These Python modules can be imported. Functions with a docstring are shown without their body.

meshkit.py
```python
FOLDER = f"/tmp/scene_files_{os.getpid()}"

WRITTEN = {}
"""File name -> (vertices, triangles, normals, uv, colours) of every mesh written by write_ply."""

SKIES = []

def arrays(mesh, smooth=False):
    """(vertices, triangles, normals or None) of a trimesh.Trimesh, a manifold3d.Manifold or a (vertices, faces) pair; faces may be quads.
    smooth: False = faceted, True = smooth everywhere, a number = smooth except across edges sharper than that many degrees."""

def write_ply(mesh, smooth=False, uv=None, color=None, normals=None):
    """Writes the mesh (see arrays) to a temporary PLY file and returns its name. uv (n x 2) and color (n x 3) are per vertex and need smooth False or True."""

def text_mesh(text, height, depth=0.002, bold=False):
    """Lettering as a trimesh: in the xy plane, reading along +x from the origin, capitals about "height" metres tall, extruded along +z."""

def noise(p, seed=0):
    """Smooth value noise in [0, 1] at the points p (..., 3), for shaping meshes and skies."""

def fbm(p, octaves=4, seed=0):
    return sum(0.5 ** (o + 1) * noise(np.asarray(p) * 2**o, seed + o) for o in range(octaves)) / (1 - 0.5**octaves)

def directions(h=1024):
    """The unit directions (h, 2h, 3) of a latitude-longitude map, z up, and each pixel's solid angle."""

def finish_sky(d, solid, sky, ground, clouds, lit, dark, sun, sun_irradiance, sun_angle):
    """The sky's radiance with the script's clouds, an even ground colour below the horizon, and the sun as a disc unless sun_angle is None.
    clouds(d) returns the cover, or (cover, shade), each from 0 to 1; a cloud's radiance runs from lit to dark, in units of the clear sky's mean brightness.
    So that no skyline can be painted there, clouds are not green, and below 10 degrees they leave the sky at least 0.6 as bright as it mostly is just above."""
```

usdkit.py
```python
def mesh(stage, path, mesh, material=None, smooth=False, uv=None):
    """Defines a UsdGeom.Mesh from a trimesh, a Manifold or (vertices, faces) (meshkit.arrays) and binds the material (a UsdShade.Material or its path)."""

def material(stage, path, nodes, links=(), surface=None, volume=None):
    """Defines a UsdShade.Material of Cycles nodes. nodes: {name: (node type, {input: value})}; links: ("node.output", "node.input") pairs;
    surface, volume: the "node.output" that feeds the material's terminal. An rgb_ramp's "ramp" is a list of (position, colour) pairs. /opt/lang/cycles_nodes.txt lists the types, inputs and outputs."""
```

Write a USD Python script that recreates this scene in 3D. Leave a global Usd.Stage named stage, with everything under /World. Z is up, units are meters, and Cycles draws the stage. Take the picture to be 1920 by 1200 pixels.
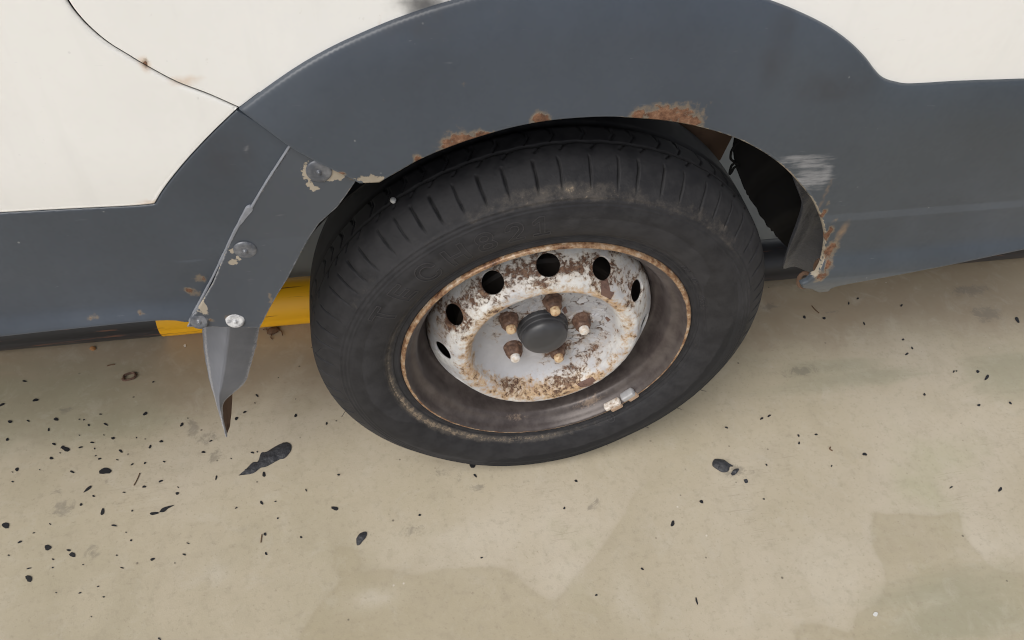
import math, random
import numpy as np, trimesh, shapely, meshkit, usdkit
import manifold3d as m3
from shapely.geometry import Polygon, LineString, Point
from scipy.spatial import Delaunay
from scipy.interpolate import PchipInterpolator
from pxr import Usd, UsdGeom, UsdLux, UsdShade, Gf, Sdf, Vt

random.seed(7); rng = np.random.default_rng(7)
stage = Usd.Stage.CreateInMemory()
UsdGeom.SetStageUpAxis(stage, UsdGeom.Tokens.z); UsdGeom.SetStageMetersPerUnit(stage, 1.0)
UsdGeom.Xform.Define(stage, '/World'); UsdGeom.Scope.Define(stage, '/World/Looks')

# ------------------------------------------------------------------ camera
CAM = np.array([-0.20527452, -0.60991578, 1.08682299]); YAW, PITCH, ROLL, FPX = 0.242724497, 0.856004005, 0.0909283029, 1435.99249
FW = np.array([math.sin(YAW) * math.cos(PITCH), math.cos(YAW) * math.cos(PITCH), -math.sin(PITCH)])
_r = np.cross(FW, [0, 0, 1]); _r /= np.linalg.norm(_r); _u = np.cross(_r, FW)
RT = _r * math.cos(ROLL) + _u * math.sin(ROLL); UP = -_r * math.sin(ROLL) + _u * math.cos(ROLL)
cam = UsdGeom.Camera.Define(stage, '/World/camera')
cam.AddTransformOp().Set(Gf.Matrix4d(*[float(x) for row in ((*RT, 0), (*UP, 0), (*(-FW), 0), (*CAM, 1)) for x in row]))
cam.CreateHorizontalApertureAttr(36.0); cam.CreateVerticalApertureAttr(22.5); cam.CreateFocalLengthAttr(FPX / 1920 * 36.0)
cam.CreateClippingRangeAttr(Gf.Vec2f(0.01, 200)); cam.CreateExposureAttr(0.40)

# ------------------------------------------------------------------ sky and sun (bright overcast)
SUN = np.array([-0.50, -0.42, 0.78]); SUN /= np.linalg.norm(SUN)
SKY = dict(strength=0.1, sat=0.3)
skym = usdkit.material(stage, '/World/Looks/sky', {
    's': ('sky_texture', dict(sky_type='single_scattering', sun_disc=False, sun_elevation=math.asin(SUN[2]), sun_rotation=math.atan2(SUN[0], SUN[1]), air_density=1.0, aerosol_density=3.0)),
    'h': ('hsv', dict(saturation=SKY['sat'])), 'tc': ('texture_coordinate', {}),
    'n': ('noise_texture', dict(scale=2.2, detail=5.0, roughness=0.55)), 'r': ('rgb_ramp', dict(ramp=[(0.35, (.72, .73, .76)), (0.65, (1.18, 1.15, 1.12))])),
    'm': ('mix_color', dict(blend_type='multiply', fac=0.8, use_clamp=False)), 'b': ('background_shader', dict(strength=SKY['strength']))},
    [('s.color', 'h.color'), ('tc.generated', 'n.vector'), ('n.fac', 'r.fac'), ('h.color', 'm.a'), ('r.color', 'm.b'), ('m.result', 'b.color')], surface='b.background')
dome = UsdLux.DomeLight.Define(stage, '/World/sky'); UsdShade.MaterialBindingAPI.Apply(dome.GetPrim()).Bind(skym)
dome.GetPrim().SetCustomDataByKey('kind', 'structure')
sun = UsdLux.DistantLight.Define(stage, '/World/sun')
sun.CreateIntensityAttr(0.40); sun.CreateAngleAttr(45.0); sun.CreateColorAttr(Gf.Vec3f(1.0, 0.97, 0.92)); sun.GetPrim().GetAttribute('inputs:normalize').Set(True)
_z = SUN; _x = np.cross([0, 0, 1], _z); _x /= np.linalg.norm(_x); _y = np.cross(_z, _x)
sun.AddTransformOp().Set(Gf.Matrix4d(*[float(x) for row in ((*_x, 0), (*_y, 0), (*_z, 0), (0, 0, 5, 1)) for x in row]))

# ------------------------------------------------------------------ helpers
ZC = 0.29                                   # wheel centre height; the wheel's outer face is the plane y = 0
def rays(px):
    px = np.asarray(px, float)
    return (px[..., :1] - 960) / FPX * RT - (px[..., 1:2] - 600) / FPX * UP + FW
def on_y(px, y):
    d = rays(px); t = (np.asarray(y) - CAM[1]) / d[..., 1]; return CAM + np.asarray(t)[..., None] * d
def on_z(px, z=0.0):
    d = rays(px); t = (z - CAM[2]) / d[..., 2]; return CAM + np.asarray(t)[..., None] * d
BZ = np.array([.28, .34, .365, .385, .412, .441, .453, .474, .505, .55, .62, .70, .80, .90, 1.0, 1.15, 1.4])
BY = np.array([.070, .034, .012, -.010, -.0265, -.0345, -.0315, -.0225, -.0215, -.0228, -.022, -.014, .000, .018, .042, .085, .17])
_BY = PchipInterpolator(BZ, BY)
def base_y(x, z): return _BY(np.clip(z, .28, 1.4))
def on_body(px, off=0.0):
    px = np.asarray(px, float); y = np.zeros(px.shape[:-1])
    for _ in range(12):
        X = on_y(px, y); y = base_y(X[..., 0], X[..., 2]) + off
    return np.stack([X[..., 0], X[..., 2]], -1)
def crv(pts, n=6):
    p = np.asarray(pts, float); q = np.vstack([2 * p[0] - p[1], p, 2 * p[-1] - p[-2]]); out = []
    for i in range(1, len(q) - 2):
        t = np.linspace(0, 1, n, endpoint=False)[:, None]; a, b, c, d = q[i - 1], q[i], q[i + 1], q[i + 2]
        out.append(0.5 * (2 * b + (c - a) * t + (2 * a - 5 * b + 4 * c - d) * t ** 2 + (3 * b - a - 3 * c + d) * t ** 3))
    return np.vstack(out + [p[-1:]])
def sst(a, b, x): t = np.clip((x - a) / (b - a), 0, 1); return t * t * (3 - 2 * t)

USED = {}
def path_for(name, parent):
    base = str(parent.GetPath()) if parent is not None else '/World'
    k = (base, name); n = USED.get(k, 0); USED[k] = n + 1
    return f'{base}/{name}' if n == 0 else f'{base}/{name}_{n:03d}'
def tag(o, label=None, cat=None, group=None, kind=None):
    for k, v in (('label', label), ('category', cat), ('group', group), ('kind', kind)):
        if v: o.SetCustomDataByKey(k, v)
    return o
def obj(name, mesh, mat, parent=None, smooth=40, attrs=None, label=None):
    v, f, n = meshkit.arrays(mesh, smooth)
    pth = path_for(name, parent)
    m = UsdGeom.Mesh.Define(stage, pth)
    m.CreatePointsAttr(Vt.Vec3fArray.FromNumpy(v.astype(np.float32)))
    m.CreateFaceVertexCountsAttr(Vt.IntArray.FromNumpy(np.full(len(f), 3, np.int32)))
    m.CreateFaceVertexIndicesAttr(Vt.IntArray.FromNumpy(f.astype(np.int32).ravel())); m.CreateSubdivisionSchemeAttr('none')
    if n is not None:
        m.CreateNormalsAttr(Vt.Vec3fArray.FromNumpy(n.astype(np.float32))); m.SetNormalsInterpolation('vertex')
    if attrs is not None:
        for k, a in attrs(v).items():
            UsdGeom.PrimvarsAPI(m).CreatePrimvar(k, Sdf.ValueTypeNames.FloatArray, 'vertex').Set(Vt.FloatArray.FromNumpy(np.asarray(a, np.float32)))
    UsdShade.MaterialBindingAPI.Apply(m.GetPrim()).Bind(MAT[mat])
    if label: tag(m.GetPrim(), label)
    return m.GetPrim()
def thing(name, label, cat, loc=(0, 0, 0), parent=None, group=None):
    x = UsdGeom.Xform.Define(stage, path_for(name, parent))
    if any(loc): x.AddTranslateOp().Set(Gf.Vec3d(*map(float, loc)))
    if parent is None: tag(x.GetPrim(), label, cat, group)
    return x.GetPrim()
def sheet_from_grid(V, closed_u=False):
    nu, nv = V.shape[:2]; i = np.arange(nu * nv).reshape(nu, nv)
    a = i if closed_u else i[:-1]; b = np.roll(i, -1, 0) if closed_u else i[1:]
    q = np.stack([a[:, :-1], b[:, :-1], b[:, 1:], a[:, 1:]], -1).reshape(-1, 4)
    return V.reshape(-1, 3), np.vstack([q[:, [0, 1, 2]], q[:, [0, 2, 3]]])
def resample(p, h):
    p = np.asarray(p, float); s = np.r_[0, np.cumsum(np.linalg.norm(np.diff(p, axis=0), axis=1))]
    t = np.linspace(0, s[-1], max(2, int(s[-1] / h) + 1)); return np.stack([np.interp(t, s, p[:, k]) for k in range(2)], -1)
def revolve(prof, nth=256, th0=0, th1=2 * math.pi, zc=ZC, xc=0.0):
    """profile of (r, y) turned about the wheel's axis (the y axis through xc, zc)"""
    full = abs(th1 - th0 - 2 * math.pi) < 1e-6
    th = np.linspace(th0, th1, nth + (not full))[:nth + (not full)] if not full else np.linspace(0, 2 * math.pi, nth, endpoint=False)
    p = np.asarray(prof, float)
    V = np.stack([xc + p[:, 0] * np.cos(th)[:, None], np.broadcast_to(p[:, 1], (len(th), len(p))), zc + p[:, 0] * np.sin(th)[:, None]], -1)
    v, f = sheet_from_grid(V, full)
    return trimesh.Trimesh(v, f, process=False)
def lathe_z(prof, n=32):
    th = np.linspace(0, 2 * math.pi, n, endpoint=False); p = np.asarray(prof, float)
    V = np.stack([p[:, 0] * np.cos(th)[:, None], p[:, 0] * np.sin(th)[:, None], np.broadcast_to(p[:, 1], (n, len(p)))], -1)
    return trimesh.Trimesh(*sheet_from_grid(V, True), process=False)
def tube(pts, r, n=8):
    p = np.asarray(pts, float); rr = np.broadcast_to(r, (len(p),)); t = np.gradient(p, axis=0); t /= np.linalg.norm(t, axis=1, keepdims=True)
    ref = np.array([0, 0, 1.0]) if abs(t[0] @ [0, 0, 1]) < 0.9 else np.array([1.0, 0, 0]); a = np.linspace(0, 2 * math.pi, n, endpoint=False); V = []
    for k in range(len(p)):
        e = ref - t[k] * (ref @ t[k]); e /= np.linalg.norm(e); b = np.cross(t[k], e); ref = e
        V.append(p[k] + rr[k] * (np.cos(a)[:, None] * e + np.sin(a)[:, None] * b))
    V = np.stack(V, 1); v, f = sheet_from_grid(V, True)
    c0, c1 = len(v), len(v) + 1; v = np.vstack([v, p[:1], p[-1:]]); m = len(p); i = np.arange(n); j = (i + 1) % n
    f = np.vstack([f, np.stack([np.full(n, c0), j * m, i * m], -1), np.stack([np.full(n, c1), i * m + m - 1, j * m + m - 1], -1)])
    return trimesh.Trimesh(v, f, process=False)
def tri_poly(poly, h, rings=()):
    """points and triangles filling a polygon, with rows of points parallel to its edge"""
    P = []
    for k, d in enumerate((0.0,) + tuple(rings)):
        g = poly.buffer(-d) if d else poly
        for q in getattr(g, 'geoms', [g]):
            if q.is_empty: continue
            for ring in [q.exterior, *q.interiors]:
                c = np.asarray(ring.segmentize(min(h, 0.003)).coords)[:-1]; P.append(c)
    inner = poly.buffer(-(rings[-1] if rings else 0) - h * 0.6)
    if not inner.is_empty:
        x0, z0, x1, z1 = inner.bounds
        X, Z = np.meshgrid(np.arange(x0, x1, h), np.arange(z0, z1, h)); X[1::2] += h / 2
        g = np.stack([X.ravel(), Z.ravel()], -1); P.append(g[shapely.contains_xy(inner, g[:, 0], g[:, 1])])
    P = np.vstack(P); P = P[np.unique(np.round(P, 6), axis=0, return_index=True)[1]]
    T = Delaunay(P).simplices; c = P[T].mean(1)
    a, b, d = P[T[:, 0]], P[T[:, 1]], P[T[:, 2]]; area = np.abs((b[:, 0] - a[:, 0]) * (d[:, 1] - a[:, 1]) - (b[:, 1] - a[:, 1]) * (d[:, 0] - a[:, 0]))
    T = T[shapely.contains_xy(poly, c[:, 0], c[:, 1]) & (area > 1e-11)]
    a, b, d = P[T[:, 0]], P[T[:, 1]], P[T[:, 2]]; s = (b[:, 0] - a[:, 0]) * (d[:, 1] - a[:, 1]) - (b[:, 1] - a[:, 1]) * (d[:, 0] - a[:, 0])
    T[s < 0] = T[s < 0][:, [0, 2, 1]]
    return P, T                                # counter-clockwise seen with x right, z up: faces -y
def panel(poly, yf, thick=0.0012, h=0.006, rr=0.0015, rings=None, wob=0.0):
    rings = rings if rings is not None else (rr * .35, rr, rr * 2.2)
    P, T = tri_poly(poly, h, rings)
    dist = shapely.distance(poly.boundary, shapely.points(P)); e = np.clip(1 - dist / rr, 0, 1)
    y = yf(P[:, 0], P[:, 1]) + rr * (1 - np.sqrt(1 - e ** 2))
    if wob: y = y + wob * (meshkit.fbm(np.stack([P[:, 0] * 9, y * 0, P[:, 1] * 9], -1), 2, 3) - .5)
    n = len(P); V = np.vstack([np.stack([P[:, 0], y, P[:, 1]], -1), np.stack([P[:, 0], np.maximum(y, yf(P[:, 0], P[:, 1])) + thick, P[:, 1]], -1)])
    E = np.vstack([T[:, [0, 1]], T[:, [1, 2]], T[:, [2, 0]]]); key = np.sort(E, 1)
    _, inv, cnt = np.unique(key, axis=0, return_inverse=True, return_counts=True); B = E[cnt[inv.ravel()] == 1]
    F = np.vstack([T, T[:, ::-1] + n, np.stack([B[:, 0], B[:, 0] + n, B[:, 1]], -1), np.stack([B[:, 1], B[:, 0] + n, B[:, 1] + n], -1)])
    return trimesh.Trimesh(V, F, process=False)
def slab_z(poly, z0, z1, h=0.01, dome=0.0, rough=0.0, seed=0):
    """a thin flat piece lying on the floor"""
    P, T = tri_poly(poly, h); d = shapely.distance(poly.boundary, shapely.points(P)); dm = max(d.max(), 1e-6)
    top = z0 + (z1 - z0) * (0.35 + 0.65 * np.sqrt(np.clip(d / dm, 0, 1))) + dome * d / dm
    if rough: top = top + rough * (meshkit.fbm(np.stack([P[:, 0] * 150, P[:, 1] * 150, P[:, 0] * 0], -1), 3, seed) - .3) * (d > 0)
    n = len(P); V = np.vstack([np.stack([P[:, 0], P[:, 1], top], -1), np.stack([P[:, 0], P[:, 1], np.full(n, z0)], -1)])
    E = np.vstack([T[:, [0, 1]], T[:, [1, 2]], T[:, [2, 0]]]); key = np.sort(E, 1)
    _, inv, cnt = np.unique(key, axis=0, return_inverse=True, return_counts=True); B = E[cnt[inv.ravel()] == 1]
    F = np.vstack([T, T[:, ::-1] + n, np.stack([B[:, 0], B[:, 0] + n, B[:, 1]], -1), np.stack([B[:, 1], B[:, 0] + n, B[:, 1] + n], -1)])
    return trimesh.Trimesh(V, F, process=False)

# ------------------------------------------------------------------ materials
MAT = {}
class G:
    """a small graph writer"""
    def __init__(s): s.n, s.l, s.k = {}, [], 0
    def add(s, kind, out, **inp):
        s.k += 1; nm = f'{kind}_{s.k}'; vals = {}
        for k, v in inp.items():
            if isinstance(v, Ref): s.l.append((v.s, f'{nm}.{k}'))
            else: vals[k] = v
        s.n[nm] = (kind, vals); return Ref(f'{nm}.{out}')
    def pos(s): return s.add('geometry', 'position')
    def attr(s, a): return s.add('attribute', 'fac', attribute=a)
    def noise(s, scale, detail=4.0, rough=0.55, vec=None, dist=0.0, st=None):
        v = vec if vec is not None else s.pos()
        if st is not None: v = s.add('mapping', 'vector', vector=v, scale=st)
        return s.add('noise_texture', 'fac', scale=float(scale), detail=float(detail), roughness=float(rough), distortion=float(dist), vector=v)
    def math(s, op, a, b=0.0, clamp=False): return s.add('math', 'value', math_type=op, value1=a, value2=b, use_clamp=clamp)
    def ss(s, x, a, b, lo=0.0, hi=1.0): return s.add('map_range', 'result', range_type='smoothstep', value=x, from_min=float(a), from_max=float(b), to_min=float(lo), to_max=float(hi), clamp=True)
    def lin(s, x, a, b, lo=0.0, hi=1.0): return s.add('map_range', 'result', range_type='linear', value=x, from_min=float(a), from_max=float(b), to_min=float(lo), to_max=float(hi), clamp=True)
    def mix(s, f, a, b): return s.add('mix_color', 'result', fac=f, a=a, b=b)
    def ramp(s, f, stops): return s.add('rgb_ramp', 'color', ramp=stops, fac=f)
    def mask(s, a, noise, amp, lo=.45, hi=.55):
        return s.ss(s.math('add', a, s.math('multiply', s.math('subtract', noise, 0.5), float(amp))), lo, hi)
    def bump(s, h, strength, dist, normal=None):
        kw = dict(height=h, strength=float(strength), distance=float(dist));
        if normal is not None: kw['normal'] = normal
        return s.add('bump', 'normal', **kw)
    def done(s, name, **pr):
        r = s.add('principled_bsdf', 'BSDF', **pr); MAT[name] = usdkit.material(stage, f'/World/Looks/{name}', s.n, s.l, surface=r.s); return MAT[name]
class Ref:
    def __init__(s, t): s.s = t

def paint(name, base, var, rough, rustcols=True, tint=(.23, .20, .155)):
    g = G()
    n0 = g.noise(7, 4, .55); n1 = g.noise(160, 6, .65); n2 = g.noise(45, 5, .6)
    col = g.mix(g.ss(n0, .3, .7), tuple(c * (1 - var) for c in base), tuple(c * (1 + var) for c in base))
    col = g.mix(g.lin(g.noise(3.2, 3, .5), .42, .66, 0, .55), col, tuple(min(.76, c * k) for c, k in zip(base, (1.4, 1.45, 1.6)))); col = g.mix(g.lin(g.noise(1.6, 3, .5), .45, .62, 0, .5), col, tuple(min(.76, c * k) for c, k in zip(base, (1.12, 1.06, .84) if base[0] < .3 else (1.02, 1.0, .97)))); streak = g.noise(1, 4, .6, st=(30.0, 30.0, 3.0)); col = g.mix(g.lin(streak, .55, .8, 0, .22), col, tuple(c * .75 for c in base))
    # dust specks and fine scratches
    v = g.add('voronoi_texture', 'distance', scale=75.0, vector=g.pos()); sp = g.math('multiply', g.ss(v, .10, .05), g.ss(g.noise(38, 2), .58, .66))
    col = g.mix(g.math('multiply', sp, .35), col, (.5, .5, .5))
    sc = g.noise(1, 3, .7, st=(40.0, 40.0, 420.0), dist=.6); col = g.mix(g.math('multiply', g.ss(sc, .70, .76), .18), col, (.45, .46, .48))
    worn = g.attr('scuff'); ws = g.noise(1, 5, .75, st=(25.0, 25.0, 260.0)); wm = g.mask(worn, ws, 1.8, .50, 1.25)
    col = g.mix(g.math('multiply', wm, .55), col, (.36, .36, .37))
    soot_reflect = g.attr('soot_reflect'); col = g.mix(g.math('multiply', g.mask(soot_reflect, n2, .7, .15, 1.0), .9), col, (.035, .035, .04))  # soot smudges, plus a dark reflection put into the grey paint colour
    stain = g.attr('stain'); col = g.mix(g.math('multiply', g.mask(stain, n2, .6, .3, .9), .55), col, (.50, .30, .14))
    chip = g.attr('chip'); cm = g.mask(chip, g.noise(230, 5, .7), 1.5, .47, .53); col = g.mix(cm, col, g.mix(g.noise(90), tint, tuple(min(1, c * 1.5) for c in tint)))
    rust = g.attr('rust'); rv = g.math('add', rust, g.math('add', g.math('multiply', g.math('subtract', n1, .5), 1.1), g.math('multiply', g.math('subtract', n2, .5), .7))); rm = g.ss(rv, .50, .66); hal = g.ss(rv, .22, .56)
    col = g.mix(g.math('multiply', hal, .6), col, (.22, .165, .105))
    rc = g.ramp(g.noise(120, 8, .75), [(.25, (.03, .013, .008)), (.42, (.085, .037, .019)), (.55, (.165, .080, .043)), (.75, (.31, .195, .125))])
    col = g.mix(rm, col, rc)
    rr = g.math('add', g.lin(n2, .3, .7, rough - .06, rough + .1), g.math('multiply', g.math('maximum', rm, cm), .45), True)
    h = g.math('add', g.math('multiply', n1, g.math('add', g.math('multiply', rm, .9), .012)), g.math('multiply', cm, -.25))
    nb = g.bump(h, .6, .0016)
    g.done(name, base_color=col, roughness=rr, normal=nb, specular_ior_level=.5)
paint('white_paint', (.74, .735, .71), .02, .34)
paint('dark_paint', (.044, .054, .069), .15, .33)
paint('plate_paint', (.052, .060, .073), .10, .48, tint=(.27, .235, .185))

g = G(); col = g.mix(g.noise(30, 5), (.13, .14, .165), (.20, .21, .24)); col = g.mix(g.mask(g.attr('scuff'), g.noise(300, 5, .7), .9, .4, .7), col, (.36, .36, .38))
g.done('flap_grey', base_color=col, roughness=.55, normal=g.bump(g.noise(80, 5), .25, .002))
g = G(); g.done('sealant', base_color=g.mix(g.noise(120, 4), (.14, .15, .17), (.26, .27, .30)), roughness=.5, normal=g.bump(g.noise(200, 4), .4, .001))
g = G(); col = g.mix(g.ss(g.noise(90, 4, .6), .35, .75), (.075, .082, .097), (.20, .205, .22)); g.done('rivet_metal', base_color=col, metallic=.25, roughness=.38, normal=g.bump(g.noise(300, 4), .3, .0006))
g = G(); col = g.mix(g.ss(g.noise(140, 6, .7), .35, .62), (.26, .26, .275), (.62, .62, .62)); g.done('rivet_white', base_color=col, roughness=.4, normal=g.bump(g.noise(400, 5, .7), .5, .0008))

# tyre rubber: grey weathered, dusty and brown where dirt has settled
g = G(); dust = g.attr('dust'); wet = g.attr('wet'); n1 = g.noise(55, 6, .65); n2 = g.noise(330, 5, .7)
col = g.mix(g.ss(n1, .3, .7), (.016, .016, .0185), (.031, .0305, .033))
col = g.mix(g.mask(dust, g.noise(75, 8, .75), 1.5, .40, 1.05), col, (.085, .075, .066)); col = g.mix(g.math('multiply', g.mask(dust, g.noise(150, 8, .8), 2.2, .90, 1.15), .8), col, (.27, .21, .15))
col = g.mix(g.math('multiply', g.ss(g.math('add', wet, g.math('multiply', g.math('subtract', g.noise(40, 4), .5), .7)), .40, .60), .8), col, (.010, .0105, .0125))
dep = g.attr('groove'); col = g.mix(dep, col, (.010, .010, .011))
g.done('rubber', base_color=col, roughness=g.lin(n1, .3, .7, .60, .78), normal=g.bump(n2, .3, .0008), specular_ior_level=.28)
g = G(); g.done('letter_rubber', base_color=(.034, .033, .036), roughness=.6, specular_ior_level=.35)

# white painted steel disc, rusting
g = G(); n1 = g.noise(70, 8, .68); n2 = g.noise(120, 7, .7); n3 = g.noise(26, 4, .6)
pit = g.attr('pit'); cell = g.attr('cell'); col = g.mix(g.ss(n3, .35, .65), (.43, .43, .445), (.61, .605, .585)); col = g.mix(g.lin(n1, .5, .8, 0, .5), col, (.34, .33, .33)); col = g.mix(g.math('multiply', pit, .92), col, g.mix(cell, (.30, .30, .315), (.45, .45, .47)))  # pit colour darkened to deepen its shade
col = g.mix(g.math('multiply', g.ss(g.math('add', g.attr('grey'), g.math('multiply', g.math('subtract', n1, .5), 1.2)), .4, .85), .65), col, (.20, .19, .195))
n4 = g.noise(170, 6, .72, dist=.5); om = g.ss(g.math('add', g.attr('orange'), g.math('add', g.math('multiply', g.math('subtract', n1, .5), 2.0), g.math('multiply', g.math('subtract', n4, .5), 1.3))), .42, 1.0)
col = g.mix(g.math('multiply', om, .85), col, g.ramp(n2, [(.3, (.30, .14, .05)), (.5, (.47, .28, .12)), (.7, (.60, .46, .29))]))
rm = g.ss(g.math('add', g.attr('rust'), g.math('add', g.math('multiply', g.math('subtract', n1, .5), 1.3), g.math('multiply', g.math('subtract', n4, .5), 1.5))), .52, .74)
col = g.mix(rm, col, g.ramp(g.noise(200, 6, .7), [(.3, (.035, .018, .012)), (.48, (.10, .052, .032)), (.6, (.18, .105, .065)), (.75, (.33, .22, .14))]))
rh = g.ss(g.math('add', g.attr('rust'), g.math('add', g.math('multiply', g.math('subtract', n1, .5), 1.3), g.math('multiply', g.math('subtract', n4, .5), .8))), .32, .62); col = g.mix(g.math('multiply', g.math('multiply', rh, g.math('subtract', 1.0, rm)), .45), col, (.40, .29, .18)); crk = g.attr('crack'); col = g.mix(crk, col, (.06, .035, .02))
bare = g.ss(g.math('add', g.attr('bare'), g.math('multiply', g.math('subtract', n2, .5), .5)), .48, .53); col = g.mix(bare, col, g.mix(n1, (.10, .055, .045), (.19, .11, .085)))
h = g.math('add', g.math('multiply', n2, .3), g.math('multiply', rm, -.5)); h = g.math('add', h, g.math('multiply', bare, -.5))
g.done('disc_paint', base_color=col, roughness=g.math('add', g.lin(n1, .3, .7, .38, .52), g.math('multiply', rm, .3), True), normal=g.bump(h, .8, .0018))
# brown barrel of the rim
g = G(); n1 = g.noise(45, 6, .65); n2 = g.noise(180, 7, .7); e = g.attr('edge')
col = g.mix(g.ss(n1, .35, .7), (.060, .048, .046), (.10, .084, .078)); col = g.mix(g.math('multiply', g.ss(g.math('add', g.attr('dust'), g.math('multiply', g.math('subtract', n2, .5), 1.6)), .5, .9), .6), col, (.30, .22, .16))
ec = g.ramp(g.noise(70, 7, .75), [(.34, (.06, .03, .018)), (.43, (.19, .095, .05)), (.52, (.33, .21, .12)), (.66, (.55, .47, .38))]); col = g.mix(g.ss(e, .45, .55), col, ec)
g.done('rim_steel', base_color=col, roughness=g.lin(n1, .3, .7, .30, .46), metallic=.25, normal=g.bump(n2, .3, .001))
g = G(); n = g.noise(140, 7, .7); g.done('nut_rust', base_color=g.ramp(n, [(.3, (.04, .021, .014)), (.5, (.105, .056, .037)), (.72, (.23, .14, .095))]), roughness=.62, normal=g.bump(n, .5, .0012))
g = G(); g.done('stud_white', base_color=g.mix(g.ss(g.noise(160, 5), .4, .65), (.66, .64, .61), (.52, .44, .36)), roughness=.5)
g = G(); g.done('stud_cream', base_color=g.mix(g.ss(g.noise(160, 5), .45, .65), (.56, .42, .26), (.30, .15, .07)), roughness=.5)
g = G(); n = g.noise(60, 5, .6); g.done('cap_plastic', base_color=g.mix(n, (.028, .029, .032), (.050, .050, .054)), roughness=g.lin(n, .3, .7, .36, .5), normal=g.bump(g.noise(250, 4), .15, .0006))
g = G(); n = g.noise(220, 6, .7); g.done('weight_white', base_color=g.ramp(n, [(.33, (.22, .13, .08)), (.48, (.50, .44, .38)), (.6, (.66, .62, .58))]), roughness=.5, normal=g.bump(n, .5, .001))
g = G(); n = g.noise(220, 6, .7); g.done('weight_lead', base_color=g.mix(n, (.30, .30, .31), (.52, .52, .53)), roughness=.42, metallic=.3, normal=g.bump(n, .5, .001))
g = G(); n = g.noise(220, 6, .7); g.done('clip_rust', base_color=g.mix(n, (.20, .11, .06), (.50, .38, .28)), roughness=.6, normal=g.bump(n, .5, .001))
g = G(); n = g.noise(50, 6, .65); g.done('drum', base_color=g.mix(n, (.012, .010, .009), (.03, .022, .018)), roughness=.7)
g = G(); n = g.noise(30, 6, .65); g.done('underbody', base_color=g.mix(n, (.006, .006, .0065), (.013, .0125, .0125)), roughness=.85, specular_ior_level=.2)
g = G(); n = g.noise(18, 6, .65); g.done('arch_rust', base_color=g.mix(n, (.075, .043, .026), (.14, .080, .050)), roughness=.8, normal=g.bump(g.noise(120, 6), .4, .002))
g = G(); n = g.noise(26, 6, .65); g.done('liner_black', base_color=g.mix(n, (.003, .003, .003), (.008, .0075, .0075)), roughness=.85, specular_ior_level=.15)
g = G(); n = g.noise(22, 5, .65); g.done('liner_grey', base_color=g.mix(n, (.030, .031, .035), (.055, .056, .062)), roughness=.38, normal=g.bump(n, .6, .01))
# pipe
def pipe_mat(name, a, b, scr, rough):
    g = G(); n = g.noise(14, 5, .6); s = g.noise(1, 5, .7, st=(7.0, 170.0, 170.0), dist=.3)
    col = g.mix(n, a, b); col = g.mix(g.ss(s, .60, .66), col, scr); g.done(name, base_color=col, roughness=g.lin(n, .3, .7, rough, rough + .15), normal=g.bump(s, .25, .001))
pipe_mat('pipe_yellow', (.82, .40, .008), (.88, .46, .012), (.20, .07, .01), .38)
pipe_mat('pipe_black', (.012, .012, .013), (.026, .025, .027), (.13, .06, .04), .3)

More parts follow.
